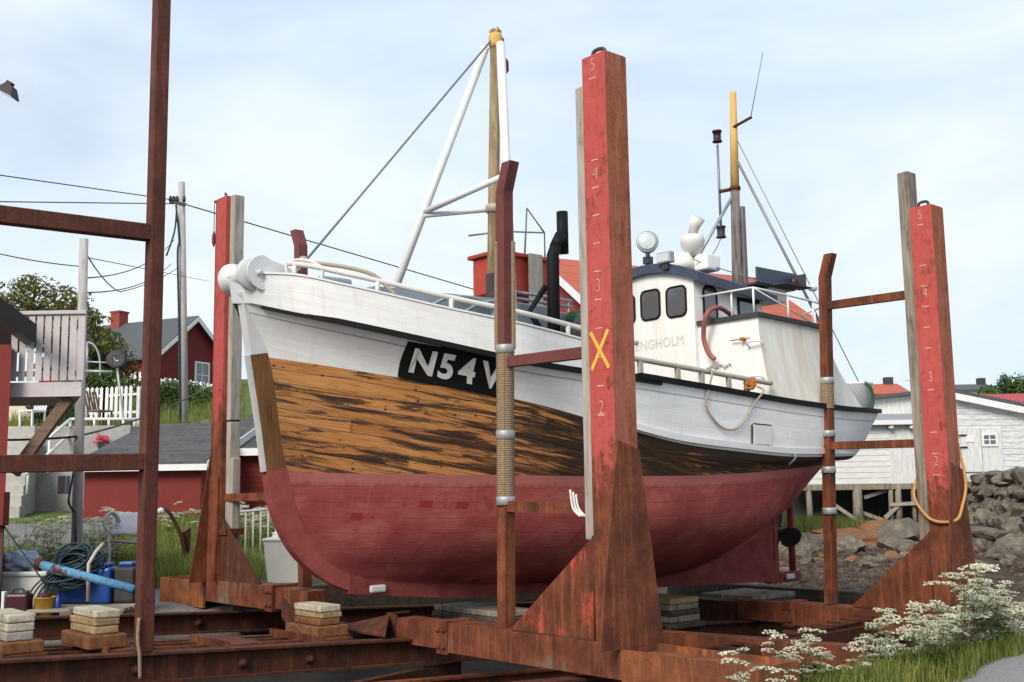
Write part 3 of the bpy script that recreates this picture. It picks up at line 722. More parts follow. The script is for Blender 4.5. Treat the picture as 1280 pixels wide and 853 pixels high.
# hull surface look-up, used to lay things on the planking
bvh_v = []; bvh_f = []
for o_ in (top_o, wood_o):
    b0 = len(bvh_v); bvh_v += [q_.co+BOATLOC for q_ in o_.data.vertices]; bvh_f += [[b0+i for i in p_.vertices] for p_ in o_.data.polygons]
BV = BVHTree.FromPolygons([tuple(q_) for q_ in bvh_v], bvh_f)
def on_hull(s, z, lift=.004):
    h = BV.ray_cast(W(s, -3, z), E2)
    if h[0] is None: return W(s, TC-1.5, z)
    nn = h[1] if h[1].dot(E2) < 0 else -h[1]
    return h[0]+nn*lift
def hull_hit(px, py):
    o_ = Vector((0, 0, EYE)); d = Fv*F_PX+Rv*(px-640)+Uv*(426.5-py); h = BV.ray_cast(o_, d.normalized()); return inv(h[0])
# registration board: corners measured on the planking
c_tl, c_tr, c_br, c_bl = [hull_hit(*q_) for q_ in ((510, 426), (640, 450), (637, 500), (497, 471))]
def board_pt(u, v, lift):
    s = (c_tl[0]*(1-u)+c_tr[0]*u)*(1-v)+(c_bl[0]*(1-u)+c_br[0]*u)*v
    z = (c_tl[2]*(1-u)+c_tr[2]*u)*(1-v)+(c_bl[2]*(1-u)+c_br[2]*u)*v
    return on_hull(s, z, lift)
pts = [[board_pt(i/24, j/6, .013) for j in range(7)] for i in range(25)]
reg = grid_mesh('registration_board', pts, MAT['black'], boat, smooth=False)
for ch, uc in (('N', .185), ('5', .40), ('4', .592), ('V', .815)):
    v_, f_ = text_mesh(ch, 1.0, .035); q = MB()
    hh = .74/.72; asp = .62/2.0
    def mp(c): return board_pt(min(max(uc+c.x*hh*.285, 0), 1), .5-c.y*hh*.86, .018)
    q.add([mp(c) for c in v_], f_); q.build('letter' if ch in 'NV' else 'digit', MAT['letter_white'], reg)
# small closed port and eye plate on the topsides aft
cq = [hull_hit(*q_) for q_ in ((941, 531), (963, 533), (963, 556), (941, 555))]
q = MB(); q.prism([on_hull(a[0], a[2], .004) for a in cq], -E2*.02); q.build('freeing_port_flap', MAT['white'], boat)
q = MB(); a, b = cq[0], cq[1]; q.beam(on_hull(a[0], a[2]+.01, .012), on_hull(b[0], b[2]+.01, .012), .012, .014); a, b = cq[0], cq[3]; q.beam(on_hull(a[0]-.03, a[2], .012), on_hull(b[0]-.03, b[2], .012), .012, .014)
q.build('port_seal', MAT['black'], boat)
a = hull_hit(965, 504); b = hull_hit(989, 571)
q = MB(); q.tube(spline([on_hull(b[0], b[2]+.06, .01), on_hull(b[0]+.02, b[2], .05), on_hull(b[0], b[2]-.08, .02)], 5), .014, 8); q.build('shackle', MAT['galv'], boat)
# bow roller fairlead
q = MB(); c = W(-1.60, TC, 2.19)
q.lathe([(.155, -.23), (.172, -.20), (.11, -.12), (.095, 0), (.11, .12), (.172, .20), (.155, .23)], c, -E2, 24)
ro_ = q.build('bow_roller', MAT['white'], boat)
q = MB()
for sg in (-1, 1):
    poly = []
    for k in range(22):
        a_ = 2*math.pi*k/22; x = math.cos(a_)*.20; z = math.sin(a_)*.18
        if x > 0: x *= 2.1; z *= .8
        poly.append(W(-1.50+x, TC-.265*sg, 2.20+z-.12*max(x, 0)))
    q.prism(poly, -E2*.035*sg)
q.build('cheek_plate', MAT['white'], ro_)
q = MB(); q.prism([W(-1.66, TC-.13, 2.12), W(-1.30, TC-.13, 2.16), W(-1.30, TC-.13, 1.98), W(-1.60, TC-.13, 1.96)], E2*.26); q.build('roller_bracket', MAT['white'], ro_)
q = MB(); q.tube([W(-1.58, TC-.34, 2.19), W(-1.58, TC+.34, 2.19)], .03, 10); q.build('roller_pin', MAT['white_worn'], ro_)
# pipe rails along the bulwark
def rail_line(w0, w1, zf, n=40, side=1, inset=.03):
    out = []
    for i in range(n+1):
        w = w0+(w1-w0)*i/n; out.append(W(RAILS[0]+(RAILS[1]-RAILS[0])*w, TC-(RAILB(w)-inset)*side, zf(w)))
    return out
for side in (1, -1):
    q = MB(); q.tube(rail_line(.03, .372, lambda w: ZF(w)+.135, side=side), .027, 10)
    rl = q.build('bow_rail', MAT['rail_beige' if side < 0 else 'white_worn'], boat)
    for w in (.035, .10, .165, .225, .285, .345):
        a = rail_line(w, w+.001, lambda x: ZF(x)+.13, 1, side)[0]; q = MB(); q.tube([a, a-EZ*.16], .026, 8); q.build('stanchion', MAT['white_worn'], rl)
    q = MB(); q.tube(rail_line(.36, .592, lambda w: ZS(w)+.21+.0*w, side=side), .03, 10)
    rl = q.build('side_rail', MAT['rail_beige'], boat)
    for w in (.375, .43, .468, .513, .545):
        a = rail_line(w, w+.001, lambda x: ZS(x)+.205, 1, side)[0]; q = MB(); q.box((-.03, -.02, -.17), (.03, .02, 0), lambda x, y, z: a+E1*x+E2*y+EZ*z); q.build('stanchion', MAT['rail_beige'], rl)
# small hoop and chocks on the bow rail
a = rail_line(.03, .031, lambda x: ZF(x)+.0, 1)[0]; b = rail_line(.055, .056, lambda x: ZF(x)+.0, 1)[0]
q = MB(); q.tube(spline([a, a+EZ*.14, (a+b)/2+EZ*.19, b+EZ*.14, b], 6), .018, 8); q.build('hoop', MAT['white_worn'], boat)
q = MB(); q.box((-.75, 3.5, 1.7), (-.35, 4.3, 2.3), SL, .03); q.build('deck_shelter', MAT['grey_blue'], boat)
q = MB()
for s0_, s1_, ta, tb, za, zb in ((-.45, 1.2, 2.95, 4.2, 2.16, 2.20),):
    q.add([W(s0_, ta, 1.3), W(s1_, ta, 1.3), W(s1_, tb, 1.3), W(s0_, tb, 1.3), W(s0_, ta, za-.03), W(s1_, ta, zb-.03), W(s1_, tb, zb), W(s0_, tb, za)],
          [(3, 2, 1, 0), (4, 5, 6, 7), (0, 1, 5, 4), (1, 2, 6, 5), (2, 3, 7, 6), (3, 0, 4, 7)])
q.build('fore_hatch', MAT['grey_blue'], boat)
for k, (sa, ta) in enumerate(((.6, 2.9), (1.1, 2.9))):
    q = MB(); q.tube(spline([W(sa-.45, ta, 1.93), W(sa-.1, ta, 2.1), W(sa+.3, ta, 2.12), W(sa+.6, ta, 2.0)], 6), .018, 8); q.build('hatch_rail', MAT['grey_blue'], boat)
# winch casings and pipework by the mast
q = MB(); q.box((1.12, 2.6, 1.3), (1.75, 3.2, 2.08), SL, .02); q.build('winch_casing', MAT['grey_blue'], boat)
q = MB(); q.box((1.80, 2.55, 1.2), (2.1, 2.8, 2.02), SL, .02); q.build('winch_end', MAT['grey_blue'], boat)
q = MB(); q.lathe([(.19, -.2), (.21, -.17), (.12, -.14), (.12, .14), (.21, .17), (.19, .2)], W(1.75, 2.25, 1.72), E2, 18); q.build('winch_drum', MAT['char'], boat)
q = MB()
for dz in (0, .07): q.tube([W(1.0, 2.5, 2.10+dz), W(1.95, 2.5, 2.08+dz)], .018, 8)
for ds in (.1, .4, .7, 1.0): q.tube([W(1.0+ds*.9, 2.5, 1.85), W(1.0+ds*.9, 2.5, 2.17)], .014, 6)
q.build('winch_pipes', MAT['galv'], boat)
q = MB(); q.tube([W(1.35, 2.25, 1.6), W(1.12, 2.3, 1.92), W(1.36, 2.3, 2.22)], .035, 8); q.build('winch_lever', MAT['black'], boat)
# black exhaust with offset upper pipe
q = MB(); q.tube([W(1.38, 2.2, 1.2), W(1.39, 2.2, 2.56), W(1.44, 2.2, 2.66)], .07, 14)
ex = q.build('exhaust_pipe', MAT['black'], boat)
q = MB(); q.tube([W(1.43, 2.2, 2.65), W(1.52, 2.2, 2.80)], .07, 14); q.tube([W(1.545, 2.2, 2.60), W(1.545, 2.2, 3.07)], .065, 14); q.build('exhaust_top', MAT['black'], ex)
# mast and its tripod legs
mtop = W(1.80, TC, 5.72); mbot = W(1.66, TC, .9)
q = MB(); q.tube([mbot, mtop], .08, 14, True, .064); mast = q.build('mast', MAT['mast_wood'], boat)
q = MB(); q.lathe([(.076, -.1), (.088, -.05), (.086, .05), (.075, .09)], mtop-EZ*.14, (0, 0, 1), 14)
for a_ in (40, 150, 290): q.tube([mtop-EZ*.10, mtop+Vector((math.cos(math.radians(a_)), math.sin(math.radians(a_)), .15))*.085], .018, 6)
q.build('mast_head', MAT['mast_yellow'], mast)
q = MB(); q.lathe([(.085, -.05), (.1, -.04), (.1, .04), (.085, .05)], W(1.73, TC, 3.42), (0, 0, 1), 14); q.build('mast_band', MAT['rail_beige'], mast)
q = MB(); q.box((1.58, 3.47, 2.2), (1.68, 3.6, 2.6), SL, .02); q.build('cleat_block', MAT['char'], mast)
L1b, L1t = W(1.0, 5.35, 1.5), W(1.74, TC+.12, 5.52); L2b, L2t = W(.80, 2.2, 1.55), W(1.78, TC-.12, 5.5)
q = MB(); q.tube([L1b, L1t], .05, 12); q.build('mast_leg', MAT['white'], boat)
q = MB(); q.tube([L2b, L2t], .055, 12); q.build('mast_leg', MAT['white'], boat)
lj = L1b.lerp(L1t, .50)
q = MB(); q.tube([lj, L2b.lerp(L2t, .52)], .038, 10); q.build('mast_strut', MAT['white'], boat)
q = MB(); q.tube([lj-EZ*.04, W(1.73, TC, 3.42)], .034, 10); q.build('mast_strut', MAT['white'], boat)
q = MB(); q.tube([mtop-EZ*.1-E1*.03, W(-.92, TC-.05, 2.42)], .013, 6); fs_ = q.build('forestay', MAT['steel_rope'], boat)
q = MB(); q.lathe([(.03, -.07), (.065, -.03), (.065, .03), (.03, .07)], W(-.93, TC-.05, 2.41), (0, 0, 1), 10); q.build('stay_knot', MAT['rope'], fs_)
q = MB(); q.tube([W(-.93, TC-.05, 2.38), W(-1.25, TC-.18, 2.15)], .012, 6); q.tube([W(-.93, TC-.05, 2.38), W(-1.15, TC+.15, 2.12)], .012, 6); q.build('stay_tail', MAT['rope'], fs_)
q = MB(); q.tube(spline([mtop-EZ*.15+(-E2)*.14, mtop-EZ*.3-E2*.16, mtop-EZ*.42-E2*.15], 4), .015, 6); q.lathe([(.02, -.1), (.05, -.06), (.05, .06), (.02, .1)], mtop-EZ*.52-E2*.17, (0, 0, 1), 10); q.build('hanging_block', MAT['red_dark'], mast)
# red wooden box behind the mast, grey board leaning on it, wire guard above
q = MB(); q.box((2.0, 3.85, 2.46), (2.98, 4.35, 2.94), SL, .02)
rb = q.build('red_deck_box', MAT['red_box'], boat)
q = MB(); q.box((1.95, 3.80, 2.94), (3.02, 4.40, 2.99), SL, .01); q.build('box_lid', MAT['red_box'], rb)
q = MB(); q.box((2.15, 3.9, 1.1), (2.42, 4.2, 2.458), SL); q.build('box_leg', MAT['red_box'], rb); q = MB(); q.box((2.72, 3.9, 1.1), (2.85, 4.2, 2.458), SL); q.build('box_leg', MAT['red_box'], rb)
q = MB(); q.box((2.44, 3.74, 1.9), (2.66, 3.78, 2.99), SL, .008); q.build('leaning_board', MAT['grey_wood'], rb)
q = MB(); w1 = W(2.1, 3.85, 2.98); w2 = W(2.8, 3.85, 2.98); w3 = W(2.8, 4.3, 2.98)
q.tube([w1, w1+EZ*.26, w2+EZ*.34, w2], .012, 6); q.tube([w1+EZ*.26, W(1.9, 4.3, 3.24)], .012, 6); q.tube([w2+EZ*.34, w2+EZ*.62-E1*.3, W(2.45, 3.85, 2.98)], .012, 6)
q.build('wire_guard', MAT['steel_rope'], rb)

# ---- deckhouse: full width casing aft with flared sides, narrow wheelhouse on its front
def casing_ring(v, inset=0.0):
    """half ring (port side first) at profile v: 0 top, 1 at the rail"""
    sh = 4.55; send = 6.62+.98*v**1.8; z = 2.13*(1-v)+1.0*v
    ring = []
    for i in range(15):
        x = i/14; s = sh+(send-sh)*x; w = (s-RAILS[0])/(RAILS[1]-RAILS[0])
        b = RAILB(min(w, .99))-.03-.19*(1-v**1.6); b -= .55*max(0, (x-.72)/.28)**2.2*(1-.5*v)
        ring.append((s, b-inset, z-(.06*x*(1-v))))
    return ring
rings = [casing_ring(j/10) for j in range(11)]
q = MB()
pts = []
for r in rings:
    pts.append([W(s, TC-b, z) for s, b, z in r]+[W(s, TC+b, z) for s, b, z in r[::-1]])
nj = len(pts[0])
q.add([p for r in pts for p in r], [(i*nj+j, i*nj+j+1, (i+1)*nj+j+1, (i+1)*nj+j) for i in range(10) for j in range(nj-1)], True)
cas = q.build('deckhouse_casing', MAT['casing_grey'], boat)
q = MB(); fr_ = [(W(4.55, TC-r[0][1], r[0][2]), W(4.55, TC+r[0][1], r[0][2])) for r in rings]
q.add([p for r in fr_ for p in r], [(2*i, 2*i+1, 2*i+3, 2*i+2) for i in range(10)])
q.build('deckhouse_front', MAT['house_white'], cas)
r0 = casing_ring(0); q = MB()
poly = [W(s-(.04 if i == 0 else -.03), TC-b-.04, 2.125-.06*i/14) for i, (s, b, z) in enumerate(r0)]+[W(s-(.04 if i == 0 else -.03), TC+b+.04, 2.125-.06*i/14) for i, (s, b, z) in list(enumerate(r0))[::-1]]
q.prism(poly, EZ*.055); q.build('casing_top', MAT['char'], cas)
# railing on the casing top
rr = [W(s, TC-b+.05, 2.17-.06*i/14) for i, (s, b, z) in enumerate(r0)]
q = MB(); q.tube([W(4.62, 2.8, 2.52)]+[p+EZ*.33 for p in rr]+[rr[-1]+EZ*.02], .014, 8); hr = q.build('casing_railing', MAT['white'], cas)
for i in (0, 5, 9, 13):
    q = MB(); q.tube([rr[i], rr[i]+EZ*.33], .014, 8); q.build('stanchion', MAT['white'], hr)
q = MB(); a = W(4.62, 2.3, 2.17); q.tube([a, a+EZ*.35], .014, 8); q.tube([rr[0]+EZ*.33, rr[9]+EZ*.03], .009, 6); q.build('stanchion', MAT['white'], hr)
# wheelhouse walls
WF, WA, WT0, WT1 = 4.48, 5.95, 2.80, 4.40
def roofz(t, s): return 2.93-.17*((t-TC)/.8)**2-.085*(s-WF)
q = MB(); ts = [WT0+(WT1-WT0)*k/8 for k in range(9)]
for s_ in (WF, WA):
    q.add([W(s_, t, 1.0) for t in ts]+[W(s_, t, roofz(t, s_)) for t in ts], [(k, k+1, 10+k, 9+k) for k in range(8)])
wh = q.build('wheelhouse', MAT['house_white'], boat)
q = MB()
for t in (WT0, WT1): q.add([W(WF, t, 1.0), W(WA, t, 1.0), W(WA, t, roofz(t, WA)), W(WF, t, roofz(t, WF))], [(0, 1, 2, 3)])
q.build('wheelhouse_side', MAT['house_white'], wh)
q = MB(); ts = [2.66+(4.54-2.66)*k/12 for k in range(13)]; a0, a1 = 4.40, 6.12
sec = [[W(s_, t, roofz(t, s_)-.015+dz) for t in ts] for s_, dz in ((a0, 0), (a0, .125), (a1, .125), (a1, 0))]
nv = 13; q.add([p for r in sec for p in r], [(r*nv+k, r*nv+k+1, ((r+1) % 4)*nv+k+1, ((r+1) % 4)*nv+k) for r in range(4) for k in range(12)]+[(0, nv, 2*nv, 3*nv), (12, 3*nv+12, 2*nv+12, nv+12)])
q.build('wheelhouse_roof', MAT['navy'], wh)
def round_window(name, cen, ux, uy, wdt, hgt, rad, nrm, par):
    pr = []
    for (cx, cy, a0_) in ((wdt/2-rad, hgt/2-rad, 0), (-wdt/2+rad, hgt/2-rad, 90), (-wdt/2+rad, -hgt/2+rad, 180), (wdt/2-rad, -hgt/2+rad, 270)):
        for k in range(6):
            a_ = math.radians(a0_+18*k); pr.append((cx+rad*math.cos(a_), cy+rad*math.sin(a_)))
    pts_ = [cen+ux*x+uy*y for x, y in pr]
    q_ = MB(); q_.prism([p+nrm*.004 for p in pts_], nrm*.006); gl = q_.build(name, MAT['glass'], par)
    q_ = MB(); q_.tube([p+nrm*.008 for p in pts_+[pts_[0], pts_[1]]], .016, 6, False); q_.build('rubber_seal', MAT['black'], gl)
    return gl
for t in (3.10, 3.56, 4.02):
    round_window('window', W(WF, t, 2.5-.04*abs(t-TC)), -E2, EZ, .335, .40, .08, -E1, wh)
round_window('window', W(4.80, WT0, 2.44), E1, EZ, .27, .46, .09, -E2, wh)
q = MB(); q.box((5.42, WT0-.006, 2.22), (5.82, WT0, 2.56), SL); sw_ = q.build('window', MAT['glass'], wh)
q = MB()
for bx in (((5.38, WT0-.02, 2.54), (5.86, WT0-.007, 2.59)), ((5.38, WT0-.02, 2.2), (5.86, WT0-.007, 2.24)), ((5.38, WT0-.02, 2.2), (5.42, WT0-.007, 2.59))): q.box(bx[0], bx[1], SL)
q.build('rubber_seal', MAT['black'], sw_)
# ghost of the name under the windows
v_, f_ = text_mesh('ENGHOLM', .20, 0); nm_ = MB(); kx = 1.15
xs_ = [c.x for c in v_]; x0_, x1_ = min(xs_), max(xs_)
nm_.add([W(WF-.004, 3.0+(1-(c.x-x0_)/(x1_-x0_))*.86, 1.95+c.y*.92) for c in v_], f_)
nm_.build('name_lettering', MAT['letter_grey'], wh)
# ladder rungs at the outer corner of the deckhouse front
for z in (1.80, 1.36):
    lad = MB(); lad.tube(spline([W(4.54, 1.98, z-.05), W(4.47, 1.98, z), W(4.47, 1.80, z+.01), W(4.54, 1.78, z-.04)], 4), .013, 8); lad.build('step_rung', MAT['white'], cas)
q = MB(); q.tube([W(4.54, 2.06, 1.86), W(4.47, 2.06, 1.86)], .025, 8); q.tube([W(4.5, 2.25, 1.86), W(4.5, 1.95, 1.86)], .008, 6); q.build('step_hook', MAT['rope_rust'], cas)
q = MB()
for k in range(7): q.tube([W(4.53, 2.62-.05*k, 1.56+.02*math.sin(k*2.2)), W(4.52, 2.58-.05*k, 1.55+.025*math.sin(k*2.2+2))], .01, 5)
q.build('rope_eyelets', MAT['rope'], cas)
# dull red hose looped over the casing edge
q = MB(); q.tube(spline([W(5.3, 2.62, 2.2), W(5.0, 2.6, 2.28), W(4.6, 2.50, 2.33), W(4.36, 2.50, 2.22), W(4.40, 2.60, 1.95), W(4.42, 2.55, 1.74), W(4.45, 2.47, 1.64)], 8), .032, 10)
q.build('rubber_hose', MAT['hose_red'], boat)
# roof gear
q = MB(); b_ = W(4.52, 3.62, 3.02); q.tube([b_, b_+EZ*.22], .03, 8); q.box((-.05, -.05, .06), (.05, .05, .16), lambda x, y, z: b_+E1*x+E2*y+EZ*z)
sl_ = q.build('searchlight', MAT['char'], wh); c_ = b_+EZ*.36; dr_ = (-E1*.75-E2*.65+EZ*.05).normalized()
q = MB(); q.lathe([(.05, -.17), (.13, -.10), (.15, .02), (.155, .055), (.135, .06)], c_, dr_, 20); q.build('lamp_housing', MAT['galv'], sl_)
q = MB(); q.lathe([(.135, .058), (.10, .068), (.02, .074)], c_, dr_, 20); q.build('lamp_lens', MAT['lens'], sl_)
q = MB(); q.tube([c_+dr_*.05+Vector((0, 0, 1))*(-.16), c_+dr_*.05-EZ*.24], .02, 6); q.build('lamp_bracket', MAT['char'], sl_)
b_ = W(4.38, 3.18, 3.0)
fr2 = lambda x, y, z: b_+(-E1)*x+(-E2)*y+EZ*z
q = MB(); q.box((-.05, -.12, 0), (.05, .12, .15), fr2, .012); fl_ = q.build('floodlight', MAT['galv'], wh)
q = MB(); q.box((.052, -.10, .02), (.058, .10, .13), fr2); q.build('lamp_lens', MAT['lens'], fl_)
q = MB(); q.box((-.02, -.05, -.08), (.02, .05, 0), fr2); q.build('lamp_bracket', MAT['char'], fl_)
q = MB(); q.lathe([(.21, 0), (.215, .10), (.20, .22), (.18, .23)], W(4.95, 3.42, 3.0), (0, 0, 1), 24); q.build('roof_canister', MAT['house_white'], wh)
q = MB(); q.box((5.0, 2.98, 2.97), (5.3, 3.22, 3.2), SL, .03); q.build('roof_locker', MAT['house_white'], wh)
c_ = W(5.0, 3.22, 3.24); q = MB(); q.lathe([(.06, -.05), (.10, 0), (.15, .06), (.17, .13), (.17, .17), (.15, .23), (.08, .25)], c_, (0, 0, 1), 20); ven = q.build('horn_ventilator', MAT['white_worn'], wh)
q = MB(); q.tube([c_+EZ*.24, c_+EZ*.36+(-E2)*.05, c_+EZ*.46-E2*.12], [.06, .075, .10], 12); q.build('ventilator_mouth', MAT['white_worn'], ven)
q = MB(); q.box((5.62, 2.62, 2.80), (6.55, 2.65, 3.02), SL, .008); q.box((5.62, 2.65, 2.78), (6.55, 2.85, 2.81), SL); sb = q.build('sidelight_screen', MAT['navy'], wh)
q = MB(); q.box((6.45, 2.42, 2.80), (6.48, 2.65, 2.98), SL); q.box((5.95, 2.40, 2.785), (6.6, 2.62, 2.80), SL); q.build('screen_end', MAT['char'], sb)
q = MB(); q.lathe([(.04, 0), (.055, .02), (.055, .10), (.03, .12)], W(6.33, 2.52, 2.80), (0, 0, 1), 12); q.build('side_lamp', MAT['maroon'], sb)
q = MB(); q.box((6.0, 2.7, 2.60), (6.4, 3.1, 2.79), SL, .02); q.build('screen_bracket', MAT['house_white'], sb)
q = MB(); q.lathe([(.03, -.08), (.05, -.04), (.05, .04), (.03, .08)], W(6.75, 2.5, 2.82), E1, 10); q.build('small_lamp', MAT['white'], sb)
# wheelhouse mast with lights, stays, aerial
am = W(6.42, TC, 2.2); at_ = W(6.55, TC, 6.0); mid = am.lerp(at_, .60)
q = MB(); q.tube([am, mid], .075, 12, True, .07); m2 = q.build('aft_mast', MAT['mast_dark'], boat)
q = MB(); q.tube([mid, at_], .068, 12, True, .05); q.build('mast_top', MAT['mast_yellow'], m2)
q = MB(); q.box((6.53, 3.50, 2.1), (6.60, 3.57, 4.2), SL, .01); q.build('mast_fish', MAT['mast_dark'], m2)
q = MB(); q.tube([mid, mid-E1*.05+E2*.25], .03, 8); q.lathe([(.08, -.03), (.09, 0), (.08, .03)], mid, (0, 0, 1), 10); q.build('mast_bracket', MAT['rust_dark'], m2); q = MB(); q.tube([mid+EZ*.95, mid+EZ*1.02-E2*.36], .022, 6); q.build('mast_bracket', MAT['rust_dark'], m2)
pl_ = mid+E2*.28-E1*.02
q = MB(); q.tube([pl_-EZ*.55, pl_+EZ*.75], .02, 8); q.build('lamp_pole', MAT['steel_rope'], m2)
for dz, nmx in ((.78, .0), (-.72, 0)):
    q = MB(); q.lathe([(.03, 0), (.075, .01), (.075, .03), (.06, .035), (.06, .16), (.075, .165), (.075, .19), (.03, .2)], pl_+EZ*dz, (0, 0, 1), 14); q.build('mast_lamp', MAT['maroon' if dz > 0 else 'char'], m2)
q = MB(); q.tube([mid+EZ*1.0-E2*.34, mid+EZ*1.95-E2*.62], .007, 5); q.build('aerial', MAT['steel_rope'], m2)
q = MB(); q.tube([mid-EZ*.05, W(5.55, 3.9, 2.95)], .028, 8); q.build('mast_stay', MAT['galv'], m2)
q = MB(); q.tube([mid+EZ*.55, W(7.0, 2.5, 2.2)], .022, 8); q.build('mast_stay', MAT['steel_rope'], m2)
q = MB(); q.tube([mid+EZ*.9, W(8.0, 2.6, 1.5)], .008, 5); q.build('mast_stay', MAT['steel_rope'], m2)
q = MB(); q.tube(sag(pl_-EZ*.7, W(5.1, 3.1, 3.1), .06), .008, 5); q.tube(sag(W(4.9, 3.15, 3.12), W(5.7, 2.7, 2.86), .01), .008, 5); q.build('lamp_wire', MAT['steel_rope'], m2)
# round bin at the stern
q = MB(); q.lathe([(.25, 0), (.25, .52), (.265, .53), (.265, .56), (.24, .56), (.24, .4)], W(8.05, 2.72, .98), (0, 0, 1), 28); bn = q.build('stern_bin', MAT['white'], boat)
q = MB(); q.tube(spline([W(7.95, 2.50, 1.53), W(7.98, 2.42, 1.45), W(8.0, 2.40, 1.25), W(7.93, 2.44, 1.05)], 6), .024, 8); q.build('bin_hose', MAT['green'], bn)

# loose things hung on the boat
rp = rail_line(.478, .479, lambda x: ZS(x)+.22, 1)[0]; rq = rail_line(.565, .566, lambda x: ZS(x)+.08, 1)[0]; o1 = -E2*.06
hh = [hull_hit(*k) for k in ((880, 505), (890, 525), (903, 536), (918, 536), (930, 524), (940, 505))]
path = [rp+E2*.1-EZ*.1, rp+EZ*.03, rp-E2*.06-EZ*.05]+[on_hull(a[0], a[2], .03) for a in hh]+[rq+o1*1.5, rq+EZ*.06]
q = MB(); q.tube(spline(path, 6), .013, 7); tag(q.build('mooring_rope', MAT['rope']), 'thin pale rope looped down over the white hull side below the aft rail', 'rope')
q = MB(); c_ = rail_line(.547, .548, lambda x: ZS(x)+.14, 1)[0]-E2*.03
for k in range(16):
    a_ = random.uniform(0, 6.28); b_ = random.uniform(0, 6.28); r_ = .06
    d1 = Vector((math.cos(a_), math.sin(a_)*math.cos(b_), math.sin(a_)*math.sin(b_)))*r_
    q.tube(spline([c_+d1, c_+Vector((random.uniform(-1, 1), random.uniform(-1, 1), random.uniform(-1, 1)))*.06, c_-d1+EZ*random.uniform(-.06, .06)], 3), .016, 6)
tag(q.build('rope_bundle', MAT['rope_rust']), 'rust-orange bundle of rope tied at the end of the beige side rail', 'rope')
q = MB(); c_ = rail_line(.318, .319, lambda x: ZF(x)+.135, 1)[0]
for k in range(5): q.tube([c_+E1*(k*.03-.06)+Vector((0, 0, .045*math.cos(a_/8*6.283)))+E2*.045*math.sin(a_/8*6.283) for a_ in range(10)], .014, 6)
q.tube(spline([c_+E1*.05, c_+E1*.16-EZ*.04, c_+E1*.1-EZ*.1], 4), .014, 6)
tag(q.build('rope_lashing', MAT['rope']), 'brown rope lashing wound on the white bow rail beside the tall main post', 'rope')
q = MB(); q.lathe([(.16, 0), (.19, .05), (.19, .34), (.17, .4), (.06, .42)], W(2.0, 2.38, 1.60), (0, 0, 1), 18); tag(q.build('plastic_drum', MAT['green']), 'green plastic drum standing on the boat deck behind the main post', 'drum')
q = MB(); a = rail_line(.035, .036, lambda x: ZF(x)+.15, 1)[0]; b = rail_line(.085, .086, lambda x: ZF(x)+.18, 1)[0]; c2 = rail_line(.115, .116, lambda x: ZF(x)+.03, 1)[0]
q.tube(spline([a, a.lerp(b, .5)+EZ*.03, b+EZ*.02, b.lerp(c2, .5)+EZ*.06, c2], 7), .022, 8); tag(q.build('hawser', MAT['rope']), 'grey hawser lying over the white bow rail near the stem', 'rope')
# ------------------------------------------------------------------ slip carriage: long girders on the rails
CZ = lambda s: -1.42-.052*(s+.8)            # top of the girders
car = thing('slip_carriage', 'rusty steel slip carriage of long I-beams lying under the boat', 'slip carriage', W(0, 3.6, -1.9))
def ibeam(name, t, s0, s1, h, wf, mat, dz=0.0, par=car):
    q_ = MB()
    for (za, zb, hw) in ((-.022, 0, wf/2), (-h+.022, -.022, .008), (-h, -h+.022, wf/2)):
        v_ = []
        for s_ in (s0, s1):
            z_ = CZ(s_)+dz
            v_ += [W(s_, t-hw, z_+za), W(s_, t+hw, z_+za), W(s_, t+hw, z_+zb), W(s_, t-hw, z_+zb)]
        q_.add(v_, [(3, 2, 1, 0), (4, 5, 6, 7), (0, 1, 5, 4), (1, 2, 6, 5), (2, 3, 7, 6), (3, 0, 4, 7)])
    return q_.build(name, mat, par)
g1 = ibeam('girder', 3.0, -8.5, 9.5, .26, .18, MAT['rust_dark'])
g2 = ibeam('girder', 6.95, -8.5, 9.5, .26, .18, MAT['rust_dark'])
g3 = ibeam('girder', .55, -3.2, 9.5, .26, .18, MAT['rust_dark'], -.12)
g4 = ibeam('girder', 4.25, -8.5, 9.5, .24, .16, MAT['rust_dark'], -.04)
g5 = ibeam('rail', 1.35, -5.5, 9.5, .14, .12, MAT['rust'], -.30)
g6 = ibeam('rail', 2.15, -6.5, 9.5, .14, .12, MAT['rust'], -.28)
for k_, s_ in enumerate((-3.6, -2.7, -1.9, -1.1)):
    q = MB(); q.box((s_-.09, .4, CZ(s_)-.56), (s_+.09, 2.7, CZ(s_)-.445), SL, .01); q.build('sleeper', MAT['rust_dark'], car)
for s_ in (-5.2, -4.05, -2.85, -1.85, -1.15):
    z = CZ(s_)-.14; q = MB(); q.lathe([(.05, 0), (.05, .02), (.028, .021), (.028, .05), (.015, .052)], W(s_, 2.992, z), -E2, 12); q.build('bolt', MAT['rust_dark'], g1)
for s_ in (-4.2, -1.7, -.4):
    q = MB(); q.lathe([(.06, 0), (.06, .03), (.03, .031), (.03, .05)], W(s_, 6.942, CZ(s_)-.13), -E2, 12); q.build('bolt', MAT['rust_dark'], g2)
for t_ in (3.25, 3.5, 3.8):
    q = MB(); v_ = []
    for s_ in (-8.4, -.35): v_ += [W(s_, t_-.03, CZ(s_)-.06), W(s_, t_+.03, CZ(s_)-.06), W(s_, t_+.03, CZ(s_)-.02), W(s_, t_-.03, CZ(s_)-.02)]
    q.add(v_, [(3, 2, 1, 0), (4, 5, 6, 7), (0, 1, 5, 4), (1, 2, 6, 5), (2, 3, 7, 6), (3, 0, 4, 7)]); q.build('flat_bar', MAT['rust'], car)
